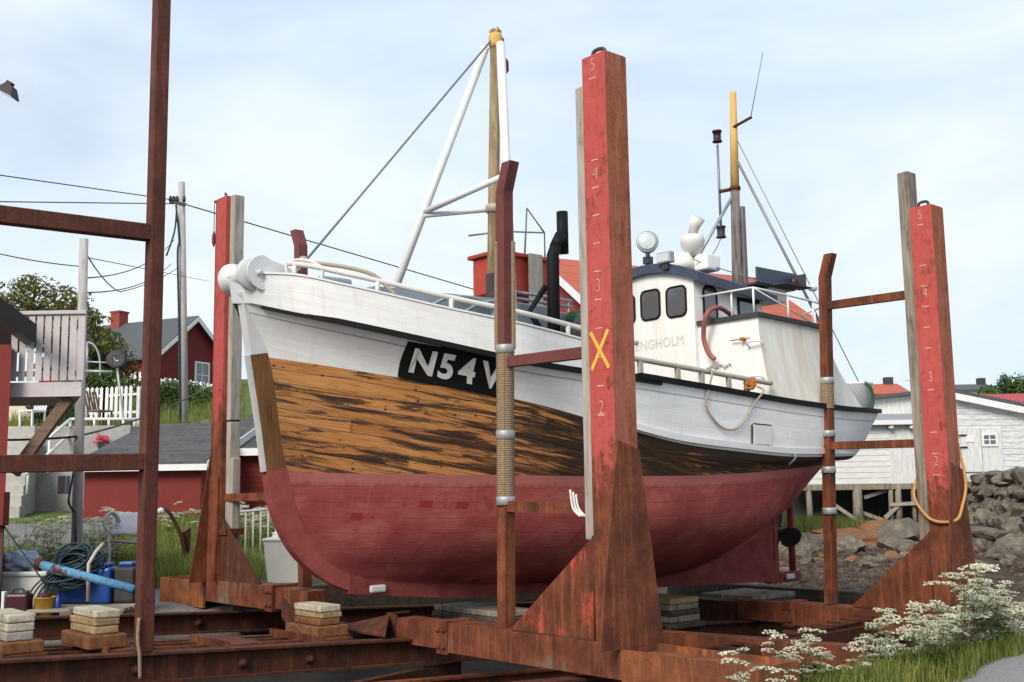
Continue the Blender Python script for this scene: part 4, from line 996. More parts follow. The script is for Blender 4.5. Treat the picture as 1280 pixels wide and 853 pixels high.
# bed plates between the girders where the blocks stand
for s_, t0_, t1_ in ((-3.72, 3.1, 4.2), (-2.86, 3.12, 4.15), (-.75, 3.12, 4.15), (-1.75, 3.1, 3.9)):
    q = MB(); zc = CZ(s_); q.box((s_-.17, t0_, zc-.02), (s_+.17, t1_, zc+.015), SL); q.box((s_-.19, t0_, zc-.03), (s_-.17, t1_, zc+.05), SL); q.build('bed_plate', MAT['rust'], car)
# sway braces, outer girder and dropped middle of the front cross beam
q = MB(); q.beam(W(3.0, -.45, -1.63), W(2.15, 3.0, -1.60), .22, .2); q.build('cross_channel', MAT['rust'], car)
q = MB()
for dt in (0, .26): q.beam(W(1.6, .45+dt, -1.62), W(6.2, 1.15+dt, -1.75), .07, .16)
for k in range(12): q.beam(W(1.8+k*.36, .45+k*.055, -1.56), W(1.8+k*.36, .71+k*.055, -1.56), .05, .03)
q.build('ladder_girder', MAT['rust_dark'], car)
q = MB(); q.beam(W(-3.3, 1.6, -1.72), W(.8, 3.2, -1.86), .1, .14); q.beam(W(-2.6, .9, -1.66), W(1.0, 1.3, -1.82), .12, .1); q.build('bent_rail', MAT['rust_dark'], car)
q = MB(); v_ = []
q.prism([W(-.01, 3.35, -1.23), W(-.01, 3.6, -1.40), W(-.01, 5.1, -1.40), W(-.01, 5.55, -1.19), W(-.01, 5.55, -1.44), W(-.01, 5.2, -1.66), W(-.01, 3.2, -1.66), W(-.01, 3.2, -1.25)][::-1], E1*.03)
q.prism([W(-.01, 3.35, -1.23), W(.28, 3.35, -1.23), W(.28, 3.62, -1.43), W(-.01, 3.62, -1.43)], -EZ*.02)
q.prism([W(-.30, 2.96, -1.405), W(-.30, 3.95, -1.40), W(.0, 4.1, -1.40), W(.0, 3.32, -1.25)], -EZ*.02)
q.build('cross_beam_web', MAT['rust_dark'], car)
q = MB(); q.box((5.54, 3.2, -1.82), (5.8, 4.6, -1.52), SL); q.build('cross_beam', MAT['rust_dark'], car); q = MB(); q.box((-.0, 3.2, -1.68), (.26, 5.5, -1.662), SL); q.build('cross_beam', MAT['rust_dark'], car)

# ---- the cradle arms: sleeve beam, upright post, gussets, timber facing, guide bar with two rungs
def cradle_arm(label, s0, port, foot, top, rz, barz, bary, gz_, sleeve_to, wood, mats, marks, stub=True, bar_mat='bar_red', wrap=None, cross=False, clamps=()):
    T0 = 0 if port else 7.50; sg = 1 if port else -1
    fr = lambda x, y, z: W(s0+x, T0+sg*y, z)
    yv = E2*sg
    root = thing('cradle_arm', label, 'cradle arm', fr(.13, .15, foot-.3), 0, 'cradle arms of the slip carriage')
    q = MB(); q.box((0, 0, foot), (.26, .29, top), fr, .008); post = q.build('post', mats[0], root)
    q = MB(); q.box((-.004, -.006, foot+.6), (.266, -.0035, top-.01), fr)
    # outer flange plate shows a paler, rustier face
    fl_ = q.build('post_flange', mats[1], post)
    q = MB()
    for y0, y1, z0, z1, x0, x1 in wood: q.box((x0, y0, z0), (x1, y1, z1), fr, .012)
    q.build('timber_facing', mats[2], root)
    q = MB(); q.box((-.03, -.03, foot-.27), (.29, sleeve_to, foot+.012), fr, .006); sl_ = q.build('sleeve_beam', mats[4], root)
    q = MB(); q.box((-.045, sleeve_to-.17, foot-.29), (.305, sleeve_to-.002, foot+.03), fr, .006); q.build('sleeve_collar', mats[3], sl_)
    q = MB(); q.box((.0, sleeve_to, foot-.25), (.26, sleeve_to+.75, foot-.005), fr); q.build('inner_beam', MAT['rust'], root)
    q = MB(); q.prism([fr(.006, .29, foot+.014), fr(.006, 1.36, foot+.014), fr(.006, 1.36, foot+.05), fr(.006, .29, gz_)], E1*.02); q.build('inner_gusset', mats[5], root)
    q = MB(); q.prism([fr(-.27, -.012, foot-.02), fr(.50, -.012, foot-.02), fr(.262, -.012, gz_+.72), fr(-.002, -.012, gz_+.80)], -yv*.02); q.build('outer_gusset', mats[3], root)
    if not port:
        q = MB(); q.prism([fr(-.002, .29, foot), fr(-.002, -.01, foot), fr(-.002, .02, gz_+.5), fr(-.002, .27, gz_+.5)], -E1*.03); q.prism([fr(-.10, .33, foot), fr(.0, .33, foot), fr(.0, .27, gz_+.3)], -yv*.02); q.build('face_plate', mats[3], root)
    if stub:
        q = MB(); x0, x1, y0, y1, z0, z1 = -.05, .44, -1.42, -.05, foot-.36, foot-.02; e_ = .03
        q.box((x0, y0, z0), (x0+e_, y1, z1), fr); q.box((x1-e_, y0, z0), (x1, y1, z1), fr); q.box((x0+e_, y0, z0), (x1-e_, y0+e_, z1), fr); q.box((x0+e_, y0+e_, z1-.08), (x1-e_, y1, z1-.05), fr)
        q.build('outer_beam', MAT['rust_orange'], root)
    for zb_ in (foot-.22, foot-.06):
        for yb_ in (sleeve_to-.13, sleeve_to-.04): q = MB(); q.lathe([(.022, 0), (.022, .014), (.012, .016), (.012, .03)], fr(-.046, yb_, zb_), -E1, 8); q.build('bolt', mats[3], sl_)
    q = MB(); q.tube([fr(-.002, .29, foot+.016), fr(-.002, .8, foot+.018), fr(-.002, 1.36, foot+.016)], .011, 6); q.tube([fr(-.002, .293, foot+.016), fr(-.002, .293, gz_)], .010, 6); q.build('weld_bead', MAT['rust_dark'], sl_)
    # lifting shackle on top
    q = MB(); q.tube(spline([fr(.05, .2, top-.01), fr(.05, .17, top+.05), fr(.09, .1, top+.06), fr(.1, .08, top-.005)], 5), .018, 7); q.build('top_shackle', MAT['char'], post)
    # guide bar
    b0, b1, b2 = bary; zb, zk, zt = barz; hw = .06
    q = MB(); v_ = []
    for y_, z_ in ((b0, zb), (b1, zk), (b2, zt)): v_ += [fr(.10-hw, y_-hw, z_), fr(.10+hw, y_-hw, z_), fr(.10+hw, y_+hw, z_), fr(.10-hw, y_+hw, z_)]
    q.add(v_, [(3, 2, 1, 0), (8, 9, 10, 11)]+[(4*r+k, 4*r+(k+1) % 4, 4*r+4+(k+1) % 4, 4*r+4+k) for r in (0, 1) for k in range(4)])
    bar = q.build('guide_bar', MAT[bar_mat], root)
    yb = lambda z: b0+(b1-b0)*(z-zb)/(zk-zb)
    for z_ in rz:
        q = MB(); q.beam(fr(.10, .292, z_-.02), fr(.10, yb(z_)-hw, z_), .09, .10); q.build('rung', MAT[bar_mat if z_ > .9 else 'rust'], root)
    if wrap and wrap[2] < wrap[1]:
        for ox, oy in ((-.055, .058), (.055, -.058), (-.055, -.02)):
            if oy == -.02: continue
            q = MB(); nn_ = int((wrap[1]-wrap[2])/.014); q.tube([fr(.10+ox, yb(wrap[2]+.014*i)+oy, wrap[2]+.014*i) for i in range(nn_+1)], [.020 if i % 2 else .027 for i in range(nn_+1)], 8); q.build('hose_strip', MAT['rope_wrap'], bar)
        wrap = (wrap[0], wrap[2], 9)
    if wrap:
        q = MB(); prof = []; k = int((wrap[1]-wrap[0])/.021)
        for i in range(k*4+1):
            z_ = wrap[0]+(wrap[1]-wrap[0])*i/(k*4); rr_ = (.085 if z_ < wrap[2] else .079)+.0045*math.sin(2*math.pi*i/4)
            prof.append((rr_, z_))
        vs_ = []
        for r_, z_ in prof:
            c_ = fr(.10, yb(z_), z_)
            for j in range(14): a_ = 2*math.pi*j/14; vs_.append(c_+Vector((math.cos(a_), math.sin(a_), 0))*r_)
        n_ = len(prof); q.add(vs_, [(i*14+j, i*14+(j+1) % 14, (i+1)*14+(j+1) % 14, (i+1)*14+j) for i in range(n_-1) for j in range(14)]+[tuple(range(14))[::-1], tuple((n_-1)*14+j for j in range(14))], True)
        q.build('rope_wrapping', MAT['rope_wrap'], bar)
    for z_ in clamps:
        q = MB(); q.lathe([(.085, -.045), (.094, -.04), (.091, .0), (.095, .03), (.085, .04)], fr(.10, yb(z_), z_), (0, 0, 1), 14); q.build('tape_band', MAT['tape'], bar)
    # painted metre marks
    for z_, txt in marks:
        q = MB(); v_, f_ = text_mesh(txt, .17, -.004)
        q.add([fr(-.003, .15, z_)+(-E2)*c.x*.8+EZ*c.y for c in v_], f_); q.build('metre_numeral', MAT['mark'], post)
    if marks:
        q = MB(); zt_ = marks[0][0]-.12
        for k in range(13):
            z_ = zt_-.25*k
            if random.random() < .85: q.add([fr(-.003, .15+a, z_+b) for a, b in ((-.04, -.006), (.045, -.004), (.045, .006), (-.035, .004))], [(0, 1, 2, 3)])
        q.build('quarter_metre_ticks', MAT['mark'], post)
    if cross:
        q = MB()
        for sg2 in (1, -1):
            c_ = 1.20; a = fr(-.0035, .15-.105, c_-.165*sg2); b = fr(-.0035, .15+.105, c_+.165*sg2); d = (b-a).normalized(); w_ = E1.cross(d)*.016
            q.add([a-w_-E1*.001*(sg2+1), b-w_*1.2-E1*.001*(sg2+1), b+w_-E1*.001*(sg2+1), a+w_*1.3-E1*.001*(sg2+1)], [(0, 1, 2, 3)])
        q.build('painted_cross', MAT['yellow'], post)
    return root, fr
main_arm, _ = cradle_arm('tall red post with yellow cross and numerals in front of the boat', 0, True, -1.27, 3.86, (1.23, -.135), (-1.26, 2.9, 3.18), (1.56, 1.50, 1.40), -.38, 2.46,
    [(.292, .405, -.42, 3.62, .02, .24)], (MAT['rust_red2'], MAT['rust_pale'], MAT['grey_wood'], MAT['rust'], MAT['rust_tealpatch'], MAT['rust_redpatch']),
    [(3.76, '5'), (2.76, '4'), (1.76, '3'), (.70, '2')], wrap=(-.10, 2.42, 1.36), cross=True, clamps=(1.36, .54, -.08))
right_arm, frr = cradle_arm('shorter red post by the shore, timber taller than steel, orange rope slung round it', 5.56, True, -1.49, 3.35, (2.33, .52), (-1.46, 2.7, 3.0), (1.74, 1.58, 1.48), -.54, 2.4,
    [(.292, .44, -.75, 3.83, .03, .23)], (MAT['rust_red2'], MAT['rust_pale'], MAT['worn_wood'], MAT['rust'], MAT['rust'], MAT['rust']),
    [(3.24, '5'), (2.28, '4'), (1.27, '3'), (.28, '2')], stub=False, bar_mat='rust', wrap=(1.0, 1.36, 5), clamps=(1.36, .68, .22, -.3))
q = MB(); q.box((.262, .1, 1.10), (.36, .2, 1.19), frr); q.build('post_lug', MAT['red_dark'], right_arm)
stb_arm, frs = cradle_arm('red post with grey timber on the far side of the bow, near the red shed', 0, False, -1.10, 4.08, (.0,), (-1.08, 3.06, 3.27), (2.30, 2.12, 2.02), -.25, 1.78,
    [(.292, .40, 1.0, 4.08, .06, .22), (.292, .40, -1.0, .98, .065, .215), (.38, .46, -.8, .5, .08, .2)], (MAT['rust_red'], MAT['rust_red'], MAT['grey_wood'], MAT['rust'], MAT['rust_tealpatch'], MAT['rust_dark']),
    [], clamps=())
q = MB(); q.box((-.02, .27, -.50), (.24, .50, -.42), frs); q.build('timber_strap', MAT['rust_dark'], stb_arm)
q = MB(); p_ = frs(.05, -.06, 4.06); q.tube([frs(.05, .0, 4.05), p_-E1*.05], .02, 6); q.tube([p_-E1*.05, p_-E1*.05-EZ*.42], .006, 5); q.lathe([(.008, -.22), (.026, -.16), (.028, -.07), (.008, 0)], p_-E1*.05-EZ*.42, (0, 0, 1), 10); q.build('plumb_weight', MAT['bar_red'], stb_arm)
# ---- gate frame standing on the near girder, running out of the picture to the left
gate = thing('steel_gate_frame', 'brown steel ladder frame standing on the girder at the left, two rungs', 'steel frame', W(-2.78, 3.0, -1.3))
for s_ in (-2.78, -5.2):
    q = MB(); q.box((s_-.066, 2.934, CZ(s_)+.002), (s_+.066, 3.066, 5.6), SL, .012); u_ = q.build('upright', MAT['rust_gate'], gate)
q = MB(); q.tube(spline([W(-2.86, 2.925, -1.02), W(-2.87, 2.915, -1.2), W(-2.855, 2.905, -1.32), W(-2.85, 2.895, -1.52)], 5), .016, 8); q.build('cable_end', MAT['rope_wrap'], gate)
for z_ in (2.36, .31):
    q = MB(); q.beam(W(-5.134, 3.0, z_-.05), W(-2.846, 3.0, z_), .12, .145, bev=.008); q.build('rung', MAT['rust_gate'], gate)
# ropes round the right post
q = MB(); q.tube(spline([frr(.16, .47, .15), frr(-.03, .44, -.12), frr(-.05, .3, -.34), frr(-.05, .15, -.42), frr(.0, -.05, -.40), frr(.12, -.07, -.25), frr(.28, -.05, .05), frr(.30, .05, .6)], 8), .018, 8)
tag(q.build('slung_rope', MAT['rope_orange']), 'orange rope slung in a loop round the shorter red post by the shore', 'rope')
q = MB(); fm_ = lambda x, y, z: W(x, y, z)
for k in range(3): q.tube(spline([fm_(.03, .52+.035*k, -.03+.02*k), fm_(.04, .50+.035*k, -.15), fm_(.04, .42+.03*k, -.22)], 5), .011, 6)
tag(q.build('rope_strands', MAT['letter_white']), 'white rope strands hanging on the lower rung beside the main post', 'rope')

# ---- timber blocks
def block(label, s, t, z0, n_, ls, lt, h, mats, rz=0, layered=True, group='timber keel blocks'):
    root = thing('keel_block', label, 'timber block', W(s, t, z0), 0, group)
    z_ = z0
    for k in range(n_):
        q_ = MB(); j = random.uniform(-.015, .015); a_ = random.uniform(-.03, .03)
        f_ = lambda x, y, z: W(s+x*math.cos(a_)-y*math.sin(a_)+j, t+x*math.sin(a_)+y*math.cos(a_), z)
        hh_ = h[k % len(h)]; grow = .06 if (k == 0 and layered) else 0
        q_.box((-ls/2-grow, -lt/2-grow, z_), (ls/2+grow, lt/2+grow, z_+hh_-.004), f_, .012); q_.build('baulk', MAT[mats[min(k, len(mats)-1)]], root); z_ += hh_
    return root
block('white block on a rusty bed, leftmost and cut by the picture edge', -3.72, 3.55, CZ(-3.72)+.017, 4, .22, .66, (.10, .075, .07, .07), ('block_brown', 'grey_wood_h', 'block_white'))
block('white stacked block on brown baulk just left of the steel ladder frame', -2.98, 3.58, CZ(-2.98)+.017, 4, .22, .58, (.12, .07, .065, .07), ('block_brown', 'block_tan', 'block_tan', 'block_white'))
block('yellowish white block on brown baulk below the boat stem', -.70, 3.6, CZ(-.7)+.017, 4, .24, .52, (.11, .07, .06, .07), ('block_brown', 'block_brown', 'block_tan', 'block_white'))
block('low stack of dark baulks under the middle of the keel', 1.5, TC, -1.62, 5, .5, 1.25, (.06, .06, .07, .065, .065), ('dark_timber', 'dark_timber', 'worn_wood', 'dark_timber', 'worn_wood'))
block('dark stack of baulks under the keel behind the main post', 4.2, TC, -1.72, 5, .55, 1.4, (.07, .08, .07, .075, .075), ('dark_timber', 'worn_wood', 'dark_timber', 'worn_wood', 'block_tan'))
block('dark plank stack under the heel of the keel below the propeller', 6.4, TC, -1.80, 4, 1.0, .9, (.09, .09, .08, .07), ('dark_timber', 'dark_timber', 'dark_timber', 'worn_wood'))
tb = MB(); tb.box((7.6, 1.2, -1.78), (7.78, 6.2, -1.5), SL, .02); o_ = tb.build('timber_baulk', MAT['dark_timber']); tag(o_, 'long dark timber baulk lying across the slip behind the propeller', 'timber')
tb = MB(); tb.box((.3, 7.16, -1.75), (7.4, 7.40, -1.24), SL, .02); o_ = tb.build('timber_baulk', MAT['dark_timber']); tag(o_, 'added long dark baulk masking the pale ground on the far side of the keel', 'timber')  # added length of timber, darkens the pale strip seen below the keel
tb = MB(); tb.box((7.2, .6, -1.9), (7.32, 2.2, -1.60), SL, .02); o_ = tb.build('timber_baulk', MAT['dark_timber']); tag(o_, 'short dark plank on edge beside the right guide bar', 'timber')
# ------------------------------------------------------------------ buildings
def frame(o_, rz):
    c, s_ = math.cos(rz), math.sin(rz); o_ = Vector(o_)
    return lambda x, y, z: o_+Vector((x*c-y*s_, x*s_+y*c, z))
def gable_house(name, label, o_, rz, w, d, hw, hr, mwall, mroof, mtrim, over=.3, cat='house', wall_z0=-.8):
    """front gable in the x direction: x in [0,w], depth y in [0,d]; walls hw, ridge hr"""
    f = frame(o_, rz); root = thing(name, label, cat, o_, rz)
    loc = lambda x, y, z: Vector(o_)+Vector((x, y, z))        # parts live in the rotated frame of the root
    q_ = MB(); q_.prism([loc(0, 0, wall_z0), loc(w, 0, wall_z0), loc(w, 0, hw), loc(w/2, 0, hr), loc(0, 0, hw)], (0, d, 0)); wall = q_.build('wall', MAT[mwall], root)
    k = (hr-hw)/(w/2); th = .14; ov = over
    q_ = MB()
    for sx in (0, 1):
        a = loc(w/2, -ov, hr+.03); x_ = -ov if sx == 0 else w+ov; b = loc(x_, -ov, hw-ov*k+.03)
        q_.prism([a, b, b+Vector((0, 0, th)), a+Vector((0, 0, th))], (0, d+2*ov, 0))
    rf = q_.build('roof', MAT[mroof], root)
    if mtrim:
        q_ = MB()
        for sx in (0, 1):
            a = loc(w/2, -ov-.03, hr+.10); x_ = -ov if sx == 0 else w+ov; b = loc(x_, -ov-.03, hw-ov*k+.10)
            q_.prism([a, b, b-Vector((0, 0, .26)), a-Vector((0, 0, .26))], (0, .028, 0))
        q_.build('bargeboard', MAT[mtrim], rf)
    return root, loc, wall, rf
def window(loc, x, z, w, h, y=-.02, par=None, cross=True, glass='glass', tr='trim_white', fw=.09):
    q_ = MB()
    for (a, b, c, d) in ((x-w/2-fw, x-w/2, z-h/2-fw, z+h/2+fw), (x+w/2, x+w/2+fw, z-h/2-fw, z+h/2+fw), (x-w/2, x+w/2, z+h/2, z+h/2+fw), (x-w/2, x+w/2, z-h/2-fw, z-h/2)):
        q_.box((a, y-.05, c), (b, y+.02, d), loc)
    if cross: q_.box((x-.02, y-.03, z-h/2), (x+.02, y+.015, z+h/2), loc); q_.box((x-w/2, y-.028, z-.02), (x+w/2, y+.014, z+.02), loc)
    wn_ = q_.build('window', MAT[tr], par)
    q_ = MB(); q_.box((x-w/2, y-.005, z-h/2), (x+w/2, y+.012, z+h/2), loc); q_.build('pane', MAT[glass], wn_)
    return wn_
# red house on the hillside (left)
ap = P(242, 399, 62); hz = ap.z-4.1
rzh = math.radians(64)
fx = Vector((math.cos(rzh), math.sin(rzh), 0)); o_ = ap-fx*3.0; o_.z = hz
rh, loc, wall, rf = gable_house('hillside_house', 'red clapboard house with dark roof, brick chimney and white bargeboards on the hillside', o_, rzh, 6.0, 8.5, 1.75, 4.1, 'clap_red', 'roof_dark', 'trim_white', .35, wall_z0=-2)
window(loc, 3.75, 1.0, 1.0, 1.3, par=rh)
q = MB(); q.box((-.03, 0, -2), (-.012, 8.5, 1.7), loc); q.build('side_wall', MAT['wall_red'], rh)
q = MB(); q.box((2.6, 5.2, 3.4), (3.3, 5.9, 4.95), loc, .03); q.box((2.56, 5.16, 4.87), (3.34, 5.94, 4.98), loc); q.build('chimney', MAT['brick'], rf)
# low red shed with felt roof
o_ = P(250, 655, 29); o_.z = gz(o_.x, o_.y)-.1
sh = thing('low_shed', 'low red shed with grey felt roof and white eaves behind the far red post', 'shed', o_)
w_, d_ = 3.0, 3.6; he, hb = 1.55, 2.75; L = frame(o_, math.radians(0))
q = MB(); q.prism([L(-w_, 0, -.5), L(0, 0, -.5), L(0, 0, he), L(-w_, 0, he)], L(.6, d_, 0)-L(0, 0, 0)); q.build('wall', MAT['wall_red'], sh)
q = MB(); a, b = L(-w_-.25, -.25, he-.02), L(.22, -.25, he-.02); c, d = L(.75, d_, hb), L(-w_+.35, d_, hb)
q.add([a, b, c, d, a+EZ*.1, b+EZ*.1, c+EZ*.1, d+EZ*.1], [(3, 2, 1, 0), (4, 5, 6, 7), (0, 1, 5, 4), (1, 2, 6, 5), (2, 3, 7, 6), (3, 0, 4, 7)]); rf = q.build('roof', MAT['roof_felt'], sh)
q = MB(); q.beam(a-EZ*.04+Vector((0, -.015, 0)), b-EZ*.04+Vector((0, -.015, 0)), .03, .16); q.beam(b+EZ*.0+Vector((.02, -.015, 0)), c+EZ*.0+Vector((.02, 0, 0)), .03, .2); q.build('eaves_board', MAT['trim_white'], rf)
q = MB(); q.prism([L(0.01, .02, -.5), L(0.62, d_, -.5), L(0.62, d_, hb-.05), L(0.01, .02, he-.03)], (.012, 0, 0)); q.build('gable_wall', MAT['maroon'] if False else MAT['red_dark'], sh)
q = MB(); q.beam(L(-w_+1.2, -1.6, .15), L(.9, .6, .5), .08, .05); o2 = q.build('loose_plank', MAT['grey_wood']); tag(o2, 'grey plank lying against the corner of the low red shed', 'plank')
# second red building right of it
o_ = P(296, 628, 31); o_.z = gz(o_.x, o_.y)-.3
s2 = thing('red_outbuilding', 'red clapboard outbuilding with white eave, seen between far post and bow', 'shed', o_)
L = frame(o_, math.radians(-6)); q = MB(); q.box((-.6, 0, 0), (4.2, 4, 1.95), L); q.build('wall', MAT['clap_red'], s2)
q = MB(); a, b, c, d = L(-.9, -.3, 1.98), L(4.5, -.3, 1.98), L(4.5, 3.6, 3.2), L(-.9, 3.6, 3.2)
q.add([a, b, c, d, a+EZ*.1, b+EZ*.1, c+EZ*.1, d+EZ*.1], [(3, 2, 1, 0), (4, 5, 6, 7), (0, 1, 5, 4), (1, 2, 6, 5), (2, 3, 7, 6), (3, 0, 4, 7)]); r2 = q.build('roof', MAT['roof_felt'], s2)
q = MB(); q.box((-.9, -.34, 1.88), (4.5, -.305, 2.08), L); q.build('eaves_board', MAT['trim_white'], r2)
# red building cut by the left edge with a balcony
bz = gz(-7, 14)
lb = thing('boathouse', 'red wooden boathouse with dark ribbed roof cut by the left picture edge', 'building', (-7.6, 14.2, bz))
ez = P(20, 428, 14).z
sk = lambda x, y, z: Vector((x-.62*(y-14.2), y, z))          # the boathouse stands askew: its sides run away to the left
q = MB(); q.box((-9.5, 14.2, bz-.4), (-6.4, 17.2, ez), sk); q.build('wall', MAT['wall_red'], lb)
q = MB(); q.prism([sk(-9.5, 13.9, ez+2.5), sk(-6.17, 13.9, ez+.0), sk(-6.17, 13.9, ez+.18), sk(-9.5, 13.9, ez+2.68)], sk(0, 3.6, 0)-sk(0, 0, 0)); rf = q.build('roof', MAT['roof_metal'], lb)
q = MB()
for k in range(13): y_ = 13.9+k*.3; q.prism([sk(-9.5, y_, ez+2.68), sk(-6.17, y_, ez+.18), sk(-6.17, y_, ez+.22), sk(-9.5, y_, ez+2.72)], sk(0, .04, 0)-sk(0, 0, 0))
q.build('roof_rib', MAT['roof_metal'], rf)
q = MB(); q.prism([sk(-9.5, 13.88, ez+2.47), sk(-6.15, 13.88, ez-.04), sk(-6.15, 13.88, ez+.20), sk(-9.5, 13.88, ez+2.71)], sk(0, .018, 0)-sk(0, 0, 0)); q.build('verge_board', MAT['black'], rf)
q = MB(); q.box((-6.50, 14.02, P(8, 657, 14.1).z), (-6.33, 14.19, P(8, 615, 14.1).z), None, .01); q.build('meter_cupboard', MAT['wall_red'], lb)
q = MB(); q.tube([(-6.36, 14.1, P(8, 657, 14.1).z), (-6.36, 14.1, bz-.1)], .012, 6); q.tube([(-6.36, 14.1, P(8, 657, 14.1).z), P(62, 738, 13.6)], .010, 6); q.build('downpipe_cable', MAT['cable'], lb)
bt = P(60, 389, 14.4).z; bf = P(60, 478, 14.4).z; bb = P(60, 496, 14.4).z; xr = P(103, 440, 14.4).x
sk2 = lambda x, y, z: Vector((x-.45*(y-14.4), y, z))
bal = thing('balcony', 'pale grey wooden balcony with slatted railing and brown strut at the left', 'balcony', (-5.9, 14.5, bb))
q = MB(); q.box((-6.52, 14.4, bb), (xr, 15.8, bf), sk2); q.build('balcony_floor', MAT['balcony'], bal)
q = MB(); q.box((-6.52, 14.36, bt-.05), (xr+.03, 14.48, bt), sk2, .006); q.box((xr-.05, 14.48, bt-.05), (xr+.03, 15.8, bt), sk2); rl = q.build('handrail', MAT['balcony'], bal)
q = MB(); x = -6.5
while x < xr-.04:
    q.box((x, 14.39, bf+.02), (x+.084, 14.412, bt-.05), sk2); x += .108
q.box((-6.52, 14.415, bf+.08), (xr, 14.45, bf+.15), sk2); q.box((-6.52, 14.415, bt-.2), (xr, 14.45, bt-.12), sk2); y = 14.5
while y < 15.7: q.box((xr-.01, y, bf+.02), (xr+.012, y+.075, bt-.05), sk2); y += .108
q.build('slats', MAT['balcony'], bal)
q = MB(); q.beam(Vector((-6.46, 14.55, P(12, 592, 14.5).z)), Vector((-5.78, 14.55, bb-.01)), .10, .14); q.build('strut', MAT['brown_wood'], bal)
# orange-roofed boathouse behind the boat
A = P(672, 327, 30); rd = Vector((6.75, 3.6, 0)).normalized(); gd = Vector((rd.y, -rd.x, 0)); gz0 = gz(A.x+3, A.y+2)
rbh = thing('red_boathouse', 'red boarded boathouse with wide orange-red roof behind the wheelhouse', 'building', (A.x+3, A.y+2, gz0))
Lb = 7.7; hwid = 3.0; drop = 2.0
f3 = lambda x, y, z: A+rd*x+gd*y+EZ*z
q = MB(); q.prism([f3(.35, -hwid+.3, gz0-A.z-.4), f3(.35, hwid-.3, gz0-A.z-.4), f3(.35, hwid-.3, -drop*.9-.05), f3(.35, 0, -.08), f3(.35, -hwid+.3, -drop*.9-.05)], rd*(Lb-2.4)); q.build('wall', MAT['wall_red_v'], rbh)
q = MB()
for sg in (1, -1): q.prism([f3(0, 0, 0), f3(0, hwid*sg, -drop), f3(0, hwid*sg, -drop+.14), f3(0, 0, .14)], rd*Lb)
rf = q.build('roof', MAT['roof_orange'], rbh)
q = MB()
for x in (-.03, Lb+.005):
    q = MB()
    for sg in (1, -1): q.prism([f3(x, 0, .17), f3(x, hwid*sg, -drop+.17), f3(x, hwid*sg, -drop-.06), f3(x, 0, -.06)], rd*.025)
    q.build('bargeboard', MAT['trim_white'], rf)
# white quay sheds on the right
Y0 = 48; gl = P(1055, 500, Y0).x; gr = 26.5; pk = P(1178, 490, Y0); fz = P(1200, 592, Y0).z
ws = thing('quay_warehouse', 'large white wooden warehouse with low gable and peeling clapboard on the sea wall', 'warehouse', (20, Y0+4, fz))
el = P(1055, 504, Y0).z; er = pk.z-(gr-pk.x)*.215
q = MB(); q.prism([(gl, Y0, fz), (pk.x, Y0, fz), (pk.x, Y0, pk.z), (gl, Y0, el)], (0, 9, 0)); q.build('wall', MAT['wall_white'], ws)
q = MB(); q.prism([(pk.x+.001, Y0, fz-.4), (gr, Y0, fz-.4), (gr, Y0, er), (pk.x+.001, Y0, pk.z)], (0, 9, 0)); q.build('clapboard_wall', MAT['clap_peel'], ws)
q = MB(); q.prism([(gl-.3, Y0-.35, el-.02), (pk.x, Y0-.35, pk.z+.02), (pk.x, Y0-.35, pk.z+.16), (gl-.3, Y0-.35, el+.12)], (0, 9.6, 0)); q.prism([(pk.x+.001, Y0-.35, pk.z+.02), (gr+.3, Y0-.35, er-.04), (gr+.3, Y0-.35, er+.10), (pk.x+.001, Y0-.35, pk.z+.16)], (0, 9.6, 0)); rf = q.build('roof', MAT['roof_dark'], ws)
q = MB(); q.prism([(pk.x+.3, Y0-.38, pk.z-.06), (gr+.3, Y0-.38, er-.12), (gr+.3, Y0-.38, er-.40), (pk.x+.3, Y0-.38, pk.z-.34)], (0, .028, 0)); q.build('bargeboard', MAT['trim_white'], rf)
loc = lambda x, y, z: Vector((x, y, z))
dx0, dx1 = P(1201, 560, Y0).x, P(1252, 560, Y0).x; dz0, dz1 = P(1225, 590, Y0).z, P(1225, 535, Y0).z
q = MB()
for a, b in ((dx0, (dx0+dx1)/2-.02), ((dx0+dx1)/2+.02, dx1)): q.box((a, Y0-.06, dz0), (b, Y0-.004, dz1), None, .005)
dr_ = q.build('double_door', MAT['wall_white'], ws)
window(loc, P(1236, 550, Y0).x, P(1236, 550, Y0).z, .5, .38, Y0-.07, dr_); 
q = MB(); q.box((P(1206, 546, Y0).x, Y0-.09, P(1206, 553, Y0).z), (P(1217, 546, Y0).x, Y0-.062, P(1206, 545, Y0).z)); q.build('blank_window', MAT['trim_white'], dr_)
q = MB(); q.box((dx0-.1, Y0-.12, P(1205, 545, Y0).z), (dx0+.25, Y0-.07, P(1205, 545, Y0).z+.05)); q.box((dx0-.1, Y0-.12, P(1205, 560, Y0).z), (dx0+.25, Y0-.07, P(1205, 560, Y0).z+.05)); q.build('door_hinge', MAT['black'], dr_)
